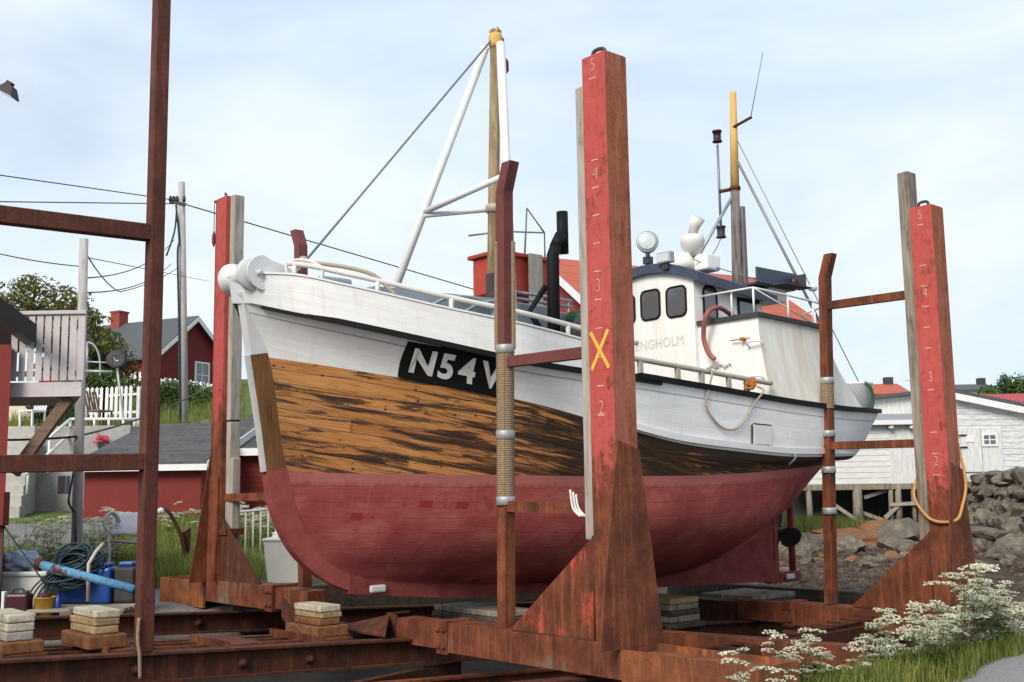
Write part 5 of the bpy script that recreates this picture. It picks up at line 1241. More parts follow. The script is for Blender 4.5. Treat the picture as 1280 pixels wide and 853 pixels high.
# lean-to on stilts
Y1 = 45; x0 = P(1000, 560, Y1).x; x1 = P(1166, 560, Y1).x; z0 = P(1100, 605, Y1).z; z1 = P(1100, 528, Y1).z
lt = thing('stilt_shed', 'white clapboard lean-to shed standing on stilts over the shore', 'shed', ((x0+x1)/2, Y1+1.5, z0))
xm = P(1112, 560, Y1).x
q = MB(); q.box((x0, Y1, z0), (xm, Y0-.01, z1)); q.build('wall', MAT['clap_white'], lt)
q = MB(); q.box((xm+.001, Y1-.03, z0+.0), (x1, Y0-.01, z1)); q.build('door_panel', MAT['wall_white'], lt)
q = MB(); q.prism([(x0-.2, Y1-.35, z1-.03), (x0-.2, Y0, z1+.42), (x0-.2, Y0, z1+.52), (x0-.2, Y1-.35, z1+.08)], (x1-x0+.4, 0, 0)); rf = q.build('roof', MAT['galv'], lt)
q = MB(); q.box((x0-.2, Y1-.37, z1-.12), (x1+.2, Y1-.352, z1+.06)); q.build('eaves_board', MAT['trim_white'], rf)
for px_ in (1114, 1140):
    q = MB(); p_ = P(px_, 530, Y1-.25); q.lathe([(.05, 0), (.12, -.12), (.12, -.18), (.03, -.2)], p_, (0, -.3, 1), 12); q.build('eave_lamp', MAT['tub'], lt)
q = MB(); q.box((x0, Y1-.05, z0-.22), (x1, Y1+.12, z0-.003)); q.box((x0, Y1+1.3, z0-.22), (x1, Y1+1.45, z0-.003)); q.build('sill_beam', MAT['worn_wood'], lt)
for px_, r_ in ((1010, .11), (1040, .10), (1071, .18), (1113, .09), (1122, .12), (1140, .08), (1156, .1)):
    for yy in (Y1+.05, Y1+1.4):
        p_ = P(px_, 605, yy); q = MB(); g_ = gz(p_.x, yy)-.3; q.tube([(p_.x, yy, z0-.01), (p_.x+random.uniform(-.06, .06), yy, g_)], r_, 9, True, r_*1.15); q.build('stilt', MAT['worn_wood'], lt)
for a, b, yy in (((1044, 632), (1070, 650), Y1-.1), ((1106, 648), (1125, 630), Y1-.1), ((1075, 640), (1108, 652), Y1+.3), ((1080, 622), (1112, 612), Y1+.3), ((1112, 631), (1165, 628), Y1-.14)):
    q = MB(); q.beam(P(*a, yy), P(*b, yy), .1, .14); q.build('brace', MAT['grey_wood_h'], lt)
q = MB(); q.box((x0-6, Y0+1.0, gz(14, 50)-1), (x1+2, Y0+1.2, z0)); q.build('dark_backing', MAT['char'], lt)  # added charcoal sheet, stands in for the shade below the shed floor
# far buildings on the right skyline
def far_house(name, label, px0, px1, pyr, pye, pyb, Y, mw, mr, ridge_along=True, chim=None):
    a, b = P(px0, pye, Y), P(px1, pye, Y); zr = P((px0+px1)/2, pyr, Y).z; ze = a.z; zb = P(px0, pyb, Y).z-3
    root = thing(name, label, 'house', ((a.x+b.x)/2, Y+3, zb))
    q_ = MB(); q_.box((a.x+.3, Y+.3, zb), (b.x-.3, Y+6.7, ze)); q_.prism([(a.x+.3, Y+.3, ze), (a.x+.3, Y+6.7, ze), (a.x+.3, Y+3.5, zr-.1)], (b.x-a.x-.6, 0, 0)); q_.build('wall', MAT[mw], root)
    q_ = MB()
    for y_, in ((Y,), (Y+7,)): q_.prism([(a.x, y_, ze-.05), (a.x, Y+3.5, zr), (a.x, Y+3.5, zr+.12), (a.x, y_, ze+.08)], (b.x-a.x, 0, 0))
    rf_ = q_.build('roof', MAT[mr], root)
    if chim: c_ = P(chim[0], chim[1], Y+3.5); q_ = MB(); q_.box((c_.x-.35, Y+3.2, zr-.3), (c_.x+.35, Y+3.9, c_.z)); q_.build('chimney', MAT['char'], rf_)
    return root
far_house('far_house', 'small distant white house with rusty red roof and dark chimney beyond the warehouse', 1088, 1140, 477, 493, 505, 95, 'trim_white', 'roof_orange', True, (1110, 472))
far_house('far_house', 'distant cream house with dark grey roof right of the shorter red post', 1197, 1252, 478, 488, 500, 110, 'wall_cream', 'roof_dark', True, (1226, 473))
far_house('far_shed', 'low shed with bright red sheet roof at the right picture edge', 1222, 1340, 489, 509, 520, 72, 'wall_red', 'roof_red')
a_ = P(1140, 485, 90); q = MB(); q.tube([a_-EZ*2, a_+EZ*1.6], .05, 5); q.tube([a_+EZ*.6-Vector((.5, 0, 0)), a_+EZ*.6+Vector((.5, 0, 0))], .03, 5); tag(q.build('roof_aerial', MAT['galv']), 'thin roof aerial beside the distant red-roofed house', 'aerial')

# ------------------------------------------------------------------ hillside terrace, steps, fences (left)
TY = 33.2; tz1 = P(80, 533, TY).z; tz0 = gz(-13, TY-.5)-.5
tx0, tx1 = P(0, 540, TY).x-1.5, P(163, 540, TY).x
q = MB(); q.box((tx0, TY, tz0), (tx1, TY+2.6, tz1), None, .02); tag(q.build('terrace_wall', MAT['concrete']), 'grey concrete terrace retaining wall behind the balcony', 'wall')
st = thing('concrete_steps', 'pale concrete steps with white handrail going up to the terrace', 'steps', P(40, 640, 31.5))
q = MB(); a_ = P(40, 648, 30.5); zb_ = gz(a_.x, 31)
for k in range(9): q.box((tx0+1.2, TY-.03-.26*(9-k), tz0), (P(70-k*3, 600, TY).x, TY-.03-.26*(8-k)-.002, zb_+(tz1-zb_)*(k+1)/9), None, .01)
q.build('step_flight', MAT['concrete_lt'], st)
q = MB()
for dz in (0, -.45): q.tube([P(34, 572, 30.8)+EZ*dz, P(88, 524, 33.3)+EZ*dz], .045, 8)
for px_, py_, Y in ((36, 572, 31), (62, 548, 32.2), (88, 524, 33.3)): q.tube([P(px_, py_, Y), P(px_, py_, Y)-EZ*1.0], .04, 8)
q.build('handrail', MAT['trim_white'], st)
q = MB(); q.beam(P(122, 640, 30), P(130, 606, 31.5), .16, .05); tag(q.build('leaning_board', MAT['brown_wood']), 'short brown board leaning against the steps', 'board')
q = MB(); q.tube([P(88, 524, 33.4), P(170, 524, 33.4)], .04, 8)
for px_ in (100, 118, 136, 154, 168): q.tube([P(px_, 524, 33.4), P(px_, 535, 33.4)], .035, 6)
tag(q.build('terrace_railing', MAT['trim_white']), 'white pipe railing along the terrace edge', 'railing')
def picket(label, pts, h, pitch, wdt, group='white picket fences'):
    root = thing('picket_fence', label, 'fence', pts[0], 0, group); q_ = MB(); rl_ = MB()
    for a, b in zip(pts[:-1], pts[1:]):
        a, b = Vector(a), Vector(b); d = b-a; L_ = math.hypot(d.x, d.y); k = int(L_/pitch); u = d/L_; ax_ = Vector((u.x, u.y, 0)).normalized()
        nn = Vector((ax_.y, -ax_.x, 0))
        for i in range(k):
            p = a+u*(i+.5)*pitch
            q_.prism([p-ax_*wdt/2+EZ*.06, p+ax_*wdt/2+EZ*.06, p+ax_*wdt/2+EZ*(h-.06), p+EZ*h, p-ax_*wdt/2+EZ*(h-.06)], nn*.025)
        for z in (.25, .75): rl_.beam(a+EZ*h*z-nn*.02, b+EZ*h*z-nn*.02, .035, .08)
        for p in (a, b): rl_.box((p.x-.05, p.y-.02, p.z-.4), (p.x+.05, p.y+.08, p.z+h*.95))
    q_.build('pickets', MAT['trim_white'], root); rl_.build('rail', MAT['trim_white'], root)
    return root
picket('white picket fence nearest the terrace, behind the pole', [P(88, 528, 38.5), P(130, 528, 38), P(172, 526, 37.5)], 1.2, .2, .12)
picket('white picket fence farther up the slope below the satellite dish', [P(118, 496, 50), P(172, 492, 49), P(198, 489, 48.5)], .95, .22, .12)
picket('low white picket fence in front of the red hillside house', [P(197, 486, 54), P(232, 488, 54), P(264, 494, 53)], .55, .24, .13)
q = MB(); q.box((P(14, 500, 42).x-1, 42, P(14, 540, 42).z), (P(40, 500, 42).x, 46, P(14, 496, 42).z)); o2 = q.build('cream_cottage', MAT['wall_cream']); o2['label'] = 'cream wall of a cottage seen below the balcony'; o2['category'] = 'building'
q = MB(); q.box((P(40, 500, 42).x, 41.9, P(14, 540, 42).z), (P(44, 500, 42).x, 42.1, P(14, 494, 42).z)); q.build('corner_board', MAT['trim_white'], o2)
# satellite dish on a stand, hoop frame, garden seats, flower pot
dp = P(146, 449, 33.8); dd = (Vector((0.15, -1, .25))).normalized()
sd_ = thing('satellite_dish', 'dark round satellite dish on a white stand above the picket fence', 'satellite dish', (dp.x, dp.y, P(155, 500, 33.8).z))
q = MB(); q.lathe([(.02, -.10), (.16, -.07), (.30, 0), (.305, .01), (.15, -.045), (.02, -.07)], dp, dd, 24); q.build('dish', MAT['char'], sd_)
q = MB(); q.tube([dp-dd*.08, dp-dd*.15-EZ*.3, P(155, 530, 33.9)], .035, 8); q.tube([dp-EZ*.25, dp+dd*.4-EZ*.1], .012, 6); q.build('dish_stand', MAT['trim_white'], sd_)
q = MB(); a_, b_ = P(109, 470, 36), P(125, 470, 36)
q.tube([a_, P(109, 428, 36)], .03, 6); q.tube(spline([P(109, 428, 36), P(117, 431, 36), P(123, 442, 36), P(125, 455, 36), b_], 5), .03, 6); q.tube([P(104, 452, 36), P(140, 454, 36)], .03, 6); q.tube([P(104, 464, 36), P(140, 465, 36)], .05, 6)
tag(q.build('hoop_frame', MAT['galv']), 'bent metal hoop frame above the balcony corner', 'frame')
def chair(label, p, rz, mat, sc_=1.0, group=None):
    r_ = thing('garden_chair', label, 'chair', p, rz); B = Vector(p)
    q_ = MB(); q_.box(B+Vector((-.25, -.25, .40))*sc_, B+Vector((.25, .25, .44))*sc_); q_.build('seat', MAT[mat], r_)
    q_ = MB()
    for k in range(5): q_.beam(B+Vector((-.2+.1*k, .24, .44))*sc_, B+Vector((-.2+.1*k, .42, 1.0))*sc_, .07, .02)
    q_.build('backrest', MAT[mat], r_)
    for sx in (-.22, .22):
        for sy in (-.22, .22): q_ = MB(); q_.box(B+Vector((sx-.02, sy-.02, 0))*sc_, B+Vector((sx+.02, sy+.02, .40))*sc_); q_.build('leg', MAT[mat], r_)
tzp = lambda px_, py_, Y: Vector((P(px_, py_, Y).x, Y, P(px_, py_, Y).z))
chair('brown wooden garden chair on the terrace', tzp(124, 533, 34.4), 1.1, 'brown_wood', 1.1)
chair('white plastic garden chair under the balcony', tzp(40, 533, 34.2), -.4, 'trim_white', 1.1)
fp = tzp(126, 561, 33.0); pt = thing('flower_pot', 'small grey pot of pink flowers hung on the terrace wall', 'flower pot', fp)
q = MB(); q.lathe([(.08, 0), (.12, .2), (.13, .2), (.11, .19)], fp, (0, 0, 1), 14); q.build('pot', MAT['galv'], pt)
q = MB()
for k in range(60):
    c_ = fp+Vector((random.gauss(0, .09), random.gauss(0, .09), .28+random.gauss(0, .06))); r_ = .03
    q.add([c_+Vector((-r_, 0, -r_)), c_+Vector((r_, 0, -r_)), c_+Vector((r_, random.uniform(-r_, r_), r_)), c_+Vector((-r_, 0, r_))], [(0, 1, 2, 3)])
q.build('blooms', MAT['pot_pink'], pt)
# ------------------------------------------------------------------ utility poles and cables
def pole(label, pt_, pb, r_, lean=None):
    root = thing('utility_pole', label, 'utility pole', pb, 0, 'wooden utility poles'); q_ = MB(); q_.tube([pb-EZ*.4, pt_], r_*1.12, 14, True, r_*.9); q_.build('pole', MAT['pole'], root); return root
t1 = P(105, 299, 17.5); b1 = P(96, 700, 17.5); b1.z = gz(b1.x, b1.y)
up1 = pole('thick grey utility pole standing just behind the balcony', t1, b1, .075)
q = MB(); c_ = P(80, 606, 17.3); q.box((c_.x-.07, 17.22, c_.z-.14), (c_.x+.06, 17.4, c_.z+.14), None, .015); q.build('junction_box', MAT['galv'], up1)
q = MB(); q.tube(spline([P(92, 590, 17.35), P(88, 612, 17.3), P(86, 628, 17.3), P(92, 640, 17.4)], 5), .016, 6); q.tube([P(94, 640, 17.4), P(95, 690, 17.4)], .014, 6); q.build('pole_cable', MAT['hose_teal'], up1)
t2 = P(227, 228, 37.5); b2 = P(231, 540, 37.5); b2.z = gz(b2.x, b2.y)
up2 = pole('tall grey utility pole on the grassy slope before the red house', t2, b2, .125)
q = MB(); q.beam(P(212, 252, 37.4), P(232, 256, 37.4), .08, .1); q.build('crossarm', MAT['char'], up2)
for px_ in (213, 217, 221, 230):
    q = MB(); q.lathe([(.05, 0), (.07, .05), (.05, .1), (.06, .14), (.02, .2)], P(px_, 252, 37.4), (0, 0, 1), 10); q.build('insulator', MAT['char'], up2)
q = MB(); q.tube(spline([P(220, 256, 37.4), P(224, 300, 37.35), P(222, 320, 37.3), P(224, 420, 37.35), P(225, 540, 37.35)], 6), .035, 6); q.tube(spline([P(221, 258, 37.4), P(218, 290, 37.3), P(208, 320, 37.2)], 5), .03, 6); q.build('pole_cable', MAT['hose_teal'], up2)
def wire(label, pts, r_, sag_=0.0):
    q_ = MB(); pp = []
    for a, b in zip(pts[:-1], pts[1:]): pp += sag(a, b, sag_, 10)
    q_.tube(pp, r_, 5); o_ = q_.build('overhead_cable', MAT['cable']); tag(o_, label, 'cable', 'overhead cables'); return o_
wire('uppermost overhead cable, from top left down to the slope pole', [P(-30, 215, 30), P(216, 250, 37.4)], .018)
wire('nearly level overhead cable reaching the slope pole from the left', [P(-30, 252, 30), P(217, 255, 37.4)], .018)
wire('long overhead cable running from the slope pole behind the bow', [P(232, 256, 37.4), P(640, 376, 46)], .024)
wire('sagging overhead cable from the left edge to the thick near pole', [P(-20, 313, 16), P(98, 333, 17.5)], .009, .03)
wire('cable rising from the near pole to the slope pole, upper one', [P(104, 348, 17.5), P(218, 300, 37.3)], .012, .3)
wire('cable between the two poles, lower one', [P(104, 366, 17.5), P(214, 330, 37.3)], .012, .25)
wire('slack cable drooping right of the near pole', [P(108, 318, 17.5), P(150, 365, 26), P(222, 335, 37.3)], .012, .1)
wire('low black cable sagging across the yard in front of the terrace', [P(-20, 550, 17), P(95, 546, 17.4), P(180, 522, 22), P(262, 484, 30)], .018, .02)
wire('thin cable from the thick near pole towards the slope pole top', [P(108, 322, 17.5), P(262, 352, 40)], .008)
# lamp at top left on its own post outside the picture
lp = P(12, 112, 9); pr = P(-60, 90, 9)
lamp = thing('yard_floodlight', 'dark floodlight hanging into the picture at the top left', 'floodlight', (pr.x, pr.y, gz(pr.x, pr.y)))
q = MB(); q.tube([(pr.x, pr.y, gz(pr.x, pr.y)), pr+EZ*.1], .05, 10); q.tube([pr, lp-Vector((.07, 0, -.02))], .022, 8); q.build('lamp_post', MAT['galv'], lamp)
q = MB(); fL = lambda x, y, z: lp+Vector((x*.85+z*.5, y, z*.85-x*.45))
q.add([fL(-.07, -.08, -.05), fL(.09, -.08, -.05), fL(.09, .08, -.05), fL(-.07, .08, -.05), fL(-.04, -.05, .03), fL(.03, -.05, .03), fL(.03, .05, .03), fL(-.04, .05, .03)], [(3, 2, 1, 0), (4, 5, 6, 7), (0, 1, 5, 4), (1, 2, 6, 5), (2, 3, 7, 6), (3, 0, 4, 7)]); q.box((-.05, -.03, .03), (.0, .03, .06), fL); q.build('lamp_housing', MAT['char'], lamp)
q = MB(); q.box((-.06, -.07, -.056), (.08, .07, -.0505), fL); q.build('lamp_lens', MAT['lens'], lamp)

# ------------------------------------------------------------------ things in the yard on the left
def G(px, py, Y):
    p = P(px, py, Y); p.z = gz(p.x, p.y); return p
tub = G(33, 740, 14.9); tr_ = thing('fish_tub', 'long dirty white plastic fish tub by the boathouse wall', 'tub', tub)
q = MB(); B = tub; q.box((B.x-.5, B.y-.4, B.z), (B.x+.40, B.y+.4, B.z+.55), None, .04); q.build('tub_body', MAT['tub'], tr_)
q = MB(); q.box((B.x-.53, B.y-.43, B.z+.49), (B.x+.43, B.y+.43, B.z+.55), None, .02); q.build('tub_rim', MAT['tub'], tr_)
def bag(name, label, c_, sx, sy, sz, mat, seed, cat='bag'):
    q_ = MB(); bm = bmesh.new(); bmesh.ops.create_icosphere(bm, subdivisions=4, radius=1); vs_ = []
    for v in bm.verts:
        k = 1+.3*mnoise.noise(v.co*2.2+Vector((seed, 0, 0)))+.16*mnoise.noise(v.co*6+Vector((0, seed, 0)))
        vs_.append(Vector(c_)+Vector((v.co.x*sx*k, v.co.y*sy*k, max(v.co.z*k, -.75)*sz)))
    bm.verts.index_update(); fs_ = [[v.index for v in f.verts] for f in bm.faces]; bm.free(); q_.add(vs_, fs_, True); return tag(q_.build(name, mat), label, cat)
bag('plastic_bag', 'crumpled pale blue plastic bag lying in the fish tub', B+Vector((-.1, 0, .62)), .26, .25, .18, MAT['bag'], 3.3)
bag('net_heap', 'dark maroon heap of netting in the fish tub', B+Vector((-.3, -.28, .54)), .2, .12, .07, MAT['maroon'], 8.1, 'net')
bag('plastic_bag', 'small white plastic bag at the right end of the fish tub', B+Vector((.22, -.1, .56)), .13, .16, .09, MAT['tub'], 5.9)
jc = G(22, 752, 14.15); r_ = thing('jerrycan', 'dark maroon jerrycan in front of the fish tub', 'jerrycan', jc)
q = MB(); q.box((jc.x-.12, jc.y-.1, jc.z), (jc.x+.16, jc.y+.1, jc.z+.32), None, .03); q.build('can_body', MAT['maroon'], r_)
q = MB(); q.tube(spline([jc+Vector((-.06, 0, .31)), jc+Vector((-.05, 0, .37)), jc+Vector((.06, 0, .37)), jc+Vector((.07, 0, .31))], 5), .015, 7); q.lathe([(.03, 0), (.03, .04)], jc+Vector((.11, 0, .315)), (0, 0, 1), 10); q.build('can_handle', MAT['char'], r_)
bk = G(56, 752, 14.2); r_ = thing('bucket', 'yellow bucket full of dark scraps beside the jerrycan', 'bucket', bk)
q = MB(); q.lathe([(.11, 0), (.13, .27), (.135, .27), (.12, .25)], bk, (0, 0, 1), 20); q.build('bucket_body', MAT['yellow'], r_)
q = MB(); q.rock(bk+EZ*.28, .11, .11, .06, 4, 2); q.build('scraps', MAT['maroon'], r_)
q = MB(); c_ = bk+Vector((.165, 0, 0)); q.lathe([(.035, 0), (.035, .24), (.02, .26), (.02, .29)], c_, (0, 0, 1), 12); tag(q.build('spray_bottle', MAT['blue']), 'narrow blue bottle beside the yellow bucket', 'bottle')
q = MB(); q.box((jc.x-.3, jc.y+.03, jc.z), (jc.x-.18, jc.y+.12, jc.z+.34), None, .01); tag(q.build('carton', MAT['trim_white']), 'small white carton left of the maroon jerrycan', 'carton')
# pallet with hose coil, blue cans, pipe
pz = G(112, 752, 14.6); r_ = thing('pallet', 'low weathered pallet behind the rear girder carrying the blue containers', 'pallet', pz)
q = MB()
for k in range(7): q.box((pz.x-.55, pz.y-.6+k*.18, pz.z+.10), (pz.x+.65, pz.y-.46+k*.18, pz.z+.13))
q.build('deck_boards', MAT['grey_wood_h'], r_)
for k in range(3): q = MB(); q.box((pz.x-.55+k*.53, pz.y-.6, pz.z), (pz.x-.43+k*.53, pz.y+.6, pz.z+.098)); q.build('bearer', MAT['grey_wood_h'], r_)
for j, (dx, dy, h_, w_, mt, lb_) in enumerate(((.12, .15, .46, .28, 'blue', 'tall blue plastic container on the pallet'), (.40, .22, .46, .27, 'char', 'black plastic container with blue cap on the pallet'), (-.25, .25, .36, .42, 'blue', 'wide blue container under the coiled hose'))):
    c_ = pz+Vector((dx, dy, .131)); rr_ = thing('plastic_container', lb_, 'container', c_, 0, 'containers on the pallet')
    q = MB(); q.box((c_.x-w_/2, c_.y-.16, c_.z), (c_.x+w_/2, c_.y+.16, c_.z+h_), None, .04); q.build('container_body', MAT[mt], rr_)
    q = MB(); q.box((c_.x-w_*.36, c_.y-.09, c_.z+h_+.001), (c_.x+w_*.36, c_.y+.09, c_.z+h_+.06), None, .02); q.build('container_cap', MAT['blue'], rr_)
q = MB(); c_ = pz+Vector((-.22, .05, .62))
for k in range(24):
    rr_ = .25+random.uniform(-.06, .09); tl = Vector((random.uniform(-.4, .2), random.uniform(-.9, -.2), 1)).normalized(); u_ = tl.orthogonal().normalized(); v_ = tl.cross(u_); cc_ = c_+Vector((random.uniform(-.05, .08), random.uniform(-.08, .08), random.uniform(-.12, .12)))
    q.tube([cc_+(u_*math.cos(a_)+v_*math.sin(a_))*rr_*(1+.1*math.sin(3*a_+k)) for a_ in [2*math.pi*i/22 for i in range(23)]], .016, 6)
for k in range(5):
    x = -.42+k*.06; q.tube(spline([c_+Vector((x+.2, -.15, -.05)), c_+Vector((x, -.25, -.25)), c_+Vector((x-.08, -.3, -.5)), c_+Vector((x+.04, -.35, -.7))], 6), .013, 6)
tag(q.build('hose_coil', MAT['hose_teal']), 'tangled coil of dark teal hose heaped on the blue containers', 'hose')
q = MB(); q.tube([P(44, 704, 13.9), P(168, 737, 13.5)], .052, 12); bp = q.build('steel_pipe', MAT['blue_light']); tag(bp, 'flaking light blue pipe lying aslant over the pallet', 'pipe')
q = MB(); q.lathe([(.06, -.05), (.08, -.03), (.08, .03), (.06, .05)], P(50, 705, 13.9), (.9, -.1, -.25), 12); q.build('pipe_flange', MAT['rust_dark'], bp)
q = MB(); q.tube([P(110, 752, 14.2), P(111, 705, 14.2), P(120, 690, 14.3), P(129, 680, 14.4)], .025, 8); tag(q.build('bent_bar', MAT['rail_beige']), 'thin bent rusty bar propped against the blue container', 'bar')
q = MB(); zz_ = gz(-5.4, 14.0); q.box((P(105, 0, 13.9).x, 13.85, zz_), (P(160, 0, 13.9).x, 14.0, zz_+.1)); q.box((P(118, 0, 13.9).x, 13.8, zz_+.1), (P(156, 0, 13.9).x, 13.95, zz_+.15)); tag(q.build('timber_offcuts', MAT['brown_wood']), 'brown timber offcuts lying before the pallet', 'timber')
# tarp-covered frame with white rope coil
tp = G(152, 690, 18.5); r_ = thing('covered_trolley', 'low steel trolley under a faded lilac tarpaulin behind the ladder frame', 'trolley', tp)
q = MB(); zt = P(150, 645, 18.5).z; zb_ = P(150, 668, 18.5).z
a, b, c, d = P(143, 642, 18.9), P(180, 640, 18.9), P(186, 668, 18.1), P(137, 668, 18.1)
n_ = 10; pts = [[a.lerp(b, i/n_).lerp(d.lerp(c, i/n_), j/n_)+EZ*(.02*mnoise.noise(Vector((i*.6, j*.6, 1)))+.05*math.sin(math.pi*j/n_)) for j in range(n_+1)] for i in range(n_+1)]
tq = grid_mesh('tarpaulin', pts, MAT['tarp'], r_); sm2 = tq.modifiers.new('thickness', 'SOLIDIFY'); sm2.thickness = .012
q = MB()
for p_ in (d, c, a, b): q.tube([p_-EZ*.02, Vector((p_.x, p_.y, gz(p_.x, p_.y)))], .03, 8)
q.tube([d-EZ*.1, c-EZ*.15], .025, 8); q.tube([d-EZ*.25, b-EZ*.4], .025, 8); q.build('trolley_frame', MAT['rail_beige'], r_)
q = MB(); c_ = P(139, 652, 18.4)
for k in range(9):
    rr_ = .13+.012*(k % 3); q.tube([c_+Vector((math.cos(a_)*rr_*.8+.01*k, -.05-.012*k, math.sin(a_)*rr_-.02*abs(math.cos(a_)))) for a_ in [2*math.pi*i/20 for i in range(21)]], .013, 6)
tag(q.build('rope_coil', MAT['trim_white']), 'white rope coil hung on the end of the tarpaulin', 'rope')
# rusty hooked bar with white ball
q = MB(); q.tube(spline([P(232, 700, 20), P(226, 670, 20), P(216, 648, 20), P(208, 637, 20), P(203, 638, 20)], 6), .035, 8); hk = q.build('bent_pipe', MAT['rust_dark']); tag(hk, 'rusty bent pipe with a white ball end in front of the shed', 'pipe')
q = MB(); q.lathe([(.01, -.06), (.045, -.04), (.06, 0), (.045, .04), (.01, .06)], P(201, 639, 19.9), (0, 0, 1), 14); q.build('ball_end', MAT['ball'], hk)
q = MB(); q.prism([P(224, 668, 20.1), P(238, 660, 20.1), P(236, 690, 20.1), P(230, 700, 20.1)], (0, .05, 0)); q.build('pipe_bracket', MAT['rust_dark'], hk)
# white tub and little gate behind the bow
wt_ = G(352, 712, 18.4); zt = P(350, 676, 18.4).z; r_ = thing('fish_tub', 'small dirty white tub with a loose lid behind the red stem', 'tub', wt_)
x0_, x1_ = P(334, 700, 18.4).x, P(388, 700, 18.4).x; q = MB(); n0 = .06
v_ = [(x0_+n0, 18.2, wt_.z), (x1_-n0, 18.2, wt_.z), (x1_-n0, 18.9, wt_.z), (x0_+n0, 18.9, wt_.z), (x0_, 18.1, zt), (x1_, 18.1, zt), (x1_, 19.0, zt), (x0_, 19.0, zt)]
q.add(v_, [(3, 2, 1, 0), (4, 5, 6, 7), (0, 1, 5, 4), (1, 2, 6, 5), (2, 3, 7, 6), (3, 0, 4, 7)]); q.build('tub_body', MAT['tub'], r_)
q = MB(); q.box((x0_-.02, 18.08, zt), (x1_+.02, 19.02, zt+.05), None, .02); q.build('tub_rim', MAT['tub'], r_)
bag('plastic_bag', 'white plastic bag on the small tub behind the stem', ((x0_+x1_)/2-.12, 18.4, zt+.08), .16, .16, .09, MAT['trim_white'], 1.7)
q = MB(); a, b = P(298, 640, 20.5), P(345, 636, 20.5); g_ = gz(a.x, 20.5)
q.tube([a, b], .025, 8); q.tube([Vector((a.x, 20.5, g_+.15)), Vector((b.x, 20.5, g_+.15))], .02, 6)
for k in range(6): p_ = a.lerp(b, k/5); q.tube([p_, (p_.x, 20.5, g_)], .018, 6)
tag(q.build('metal_gate', MAT['balcony']), 'pale metal bar gate between the far post and the red stem', 'gate')
# ------------------------------------------------------------------ trees and bushes
def leaf_cloud(mb_, blobs, n_, size, rnd, flat=.5):
    tot = sum(b[1][0]*b[1][1]+b[1][2]*b[1][0] for b in blobs)
    for (c_, r_) in blobs:
        k = int(n_*(r_[0]*r_[1]+r_[2]*r_[0])/tot)
        for _ in range(k):
            d = Vector((rnd.gauss(0, 1), rnd.gauss(0, 1), rnd.gauss(0, 1))).normalized(); rr_ = rnd.uniform(.55, 1.0)**.6
            p = Vector(c_)+Vector((d.x*r_[0], d.y*r_[1], d.z*r_[2]))*rr_*(1+.3*mnoise.noise(d*2.5+Vector(c_)))
            nn = (d+Vector((rnd.uniform(-1, 1), rnd.uniform(-1, 1), rnd.uniform(-.3, 1)))*.8).normalized(); u_ = nn.orthogonal().normalized(); v_ = nn.cross(u_); a_ = rnd.uniform(0, 6.28)
            u2 = u_*math.cos(a_)+v_*math.sin(a_); v2 = nn.cross(u2); s_ = size*rnd.uniform(.6, 1.3)
            b0 = len(mb_.v); mb_.v += [p-u2*s_*.5, p+v2*s_*.28, p+u2*s_*.6+nn*s_*.1, p-v2*s_*.28]; mb_.f.append([b0, b0+1, b0+2, b0+3]); mb_.sm.append(False)
def tree(label, base, h, crown, mats, n_, size, seed, name='tree', cat='tree', group=None):
    """crown = [(offset from base, radii)]"""
    rnd = random.Random(seed); base = Vector(base); root = thing(name, label, cat, base, 0, group)
    q_ = MB(); tops = [base+Vector(c_)*.98 for c_, r_ in crown]
    fork = base+EZ*h*.32
    q_.tube([base-EZ*.3, base+EZ*h*.15+Vector((.05, 0, 0)), fork], [h*.035, h*.028, h*.024], 9)
    for tpt in tops:
        midp = fork.lerp(tpt, .5)+Vector((rnd.uniform(-.1, .1), rnd.uniform(-.1, .1), .12))*h*.3
        q_.tube(spline([fork, midp, tpt], 5), h*.018, 6, True, h*.004)
        for _ in range(4):
            e_ = tpt+Vector((rnd.uniform(-1, 1), rnd.uniform(-1, 1), rnd.uniform(-.3, 1)))*h*.13; q_.tube([midp.lerp(tpt, rnd.uniform(.3, .9)), e_], h*.006, 5, True, h*.002)
    q_.build('trunk', MAT['bark'], root)
    # each bough is broken up into clumps
    for gi, mt in enumerate(mats):
        q_ = MB(); cl = []
        for c_, r_ in crown:
            for _ in range(7):
                d = Vector((rnd.gauss(0, 1), rnd.gauss(0, 1), rnd.gauss(0, 1))).normalized(); k = rnd.uniform(.34, .6)
                cl.append((base+Vector(c_)+Vector((d.x*r_[0], d.y*r_[1], d.z*r_[2]))*.68, [x*k for x in r_]))
        leaf_cloud(q_, cl, n_//len(mats), size, rnd); q_.build('crown', MAT[mt], root)
    return root
tz = lambda px, Y: (lambda p: Vector((p.x, p.y, gz(p.x, p.y))))(P(px, 500, Y))
b_ = tz(75, 41)
def cr(pts, Y, base): return [(P(px, py, Y+dy)-base, (r_, r_, r_*.85)) for px, py, r_, dy in pts]
tree('broad olive-green tree rising behind the balcony', b_, 6.5, cr([(40, 372, 1.0, 0), (70, 385, 1.1, .5), (20, 385, 1.0, -.5), (100, 385, .8, 0), (115, 405, .7, .3), (60, 410, 1.2, 0), (125, 425, .6, 0)], 41, b_), ['leaf_olive', 'leaf_olive'], 4600, .17, 11)
b_ = tz(135, 44)
tree('dark rounded bushy tree beside the dark-roofed hillside house', b_, 4.5, cr([(128, 425, .75, 0), (140, 440, .8, 0), (118, 445, .8, 0), (150, 455, .7, .4), (128, 458, .8, 0)], 44, b_), ['leaf_dark', 'leaf_olive'], 3200, .15, 12)
b_ = tz(1268, 88)
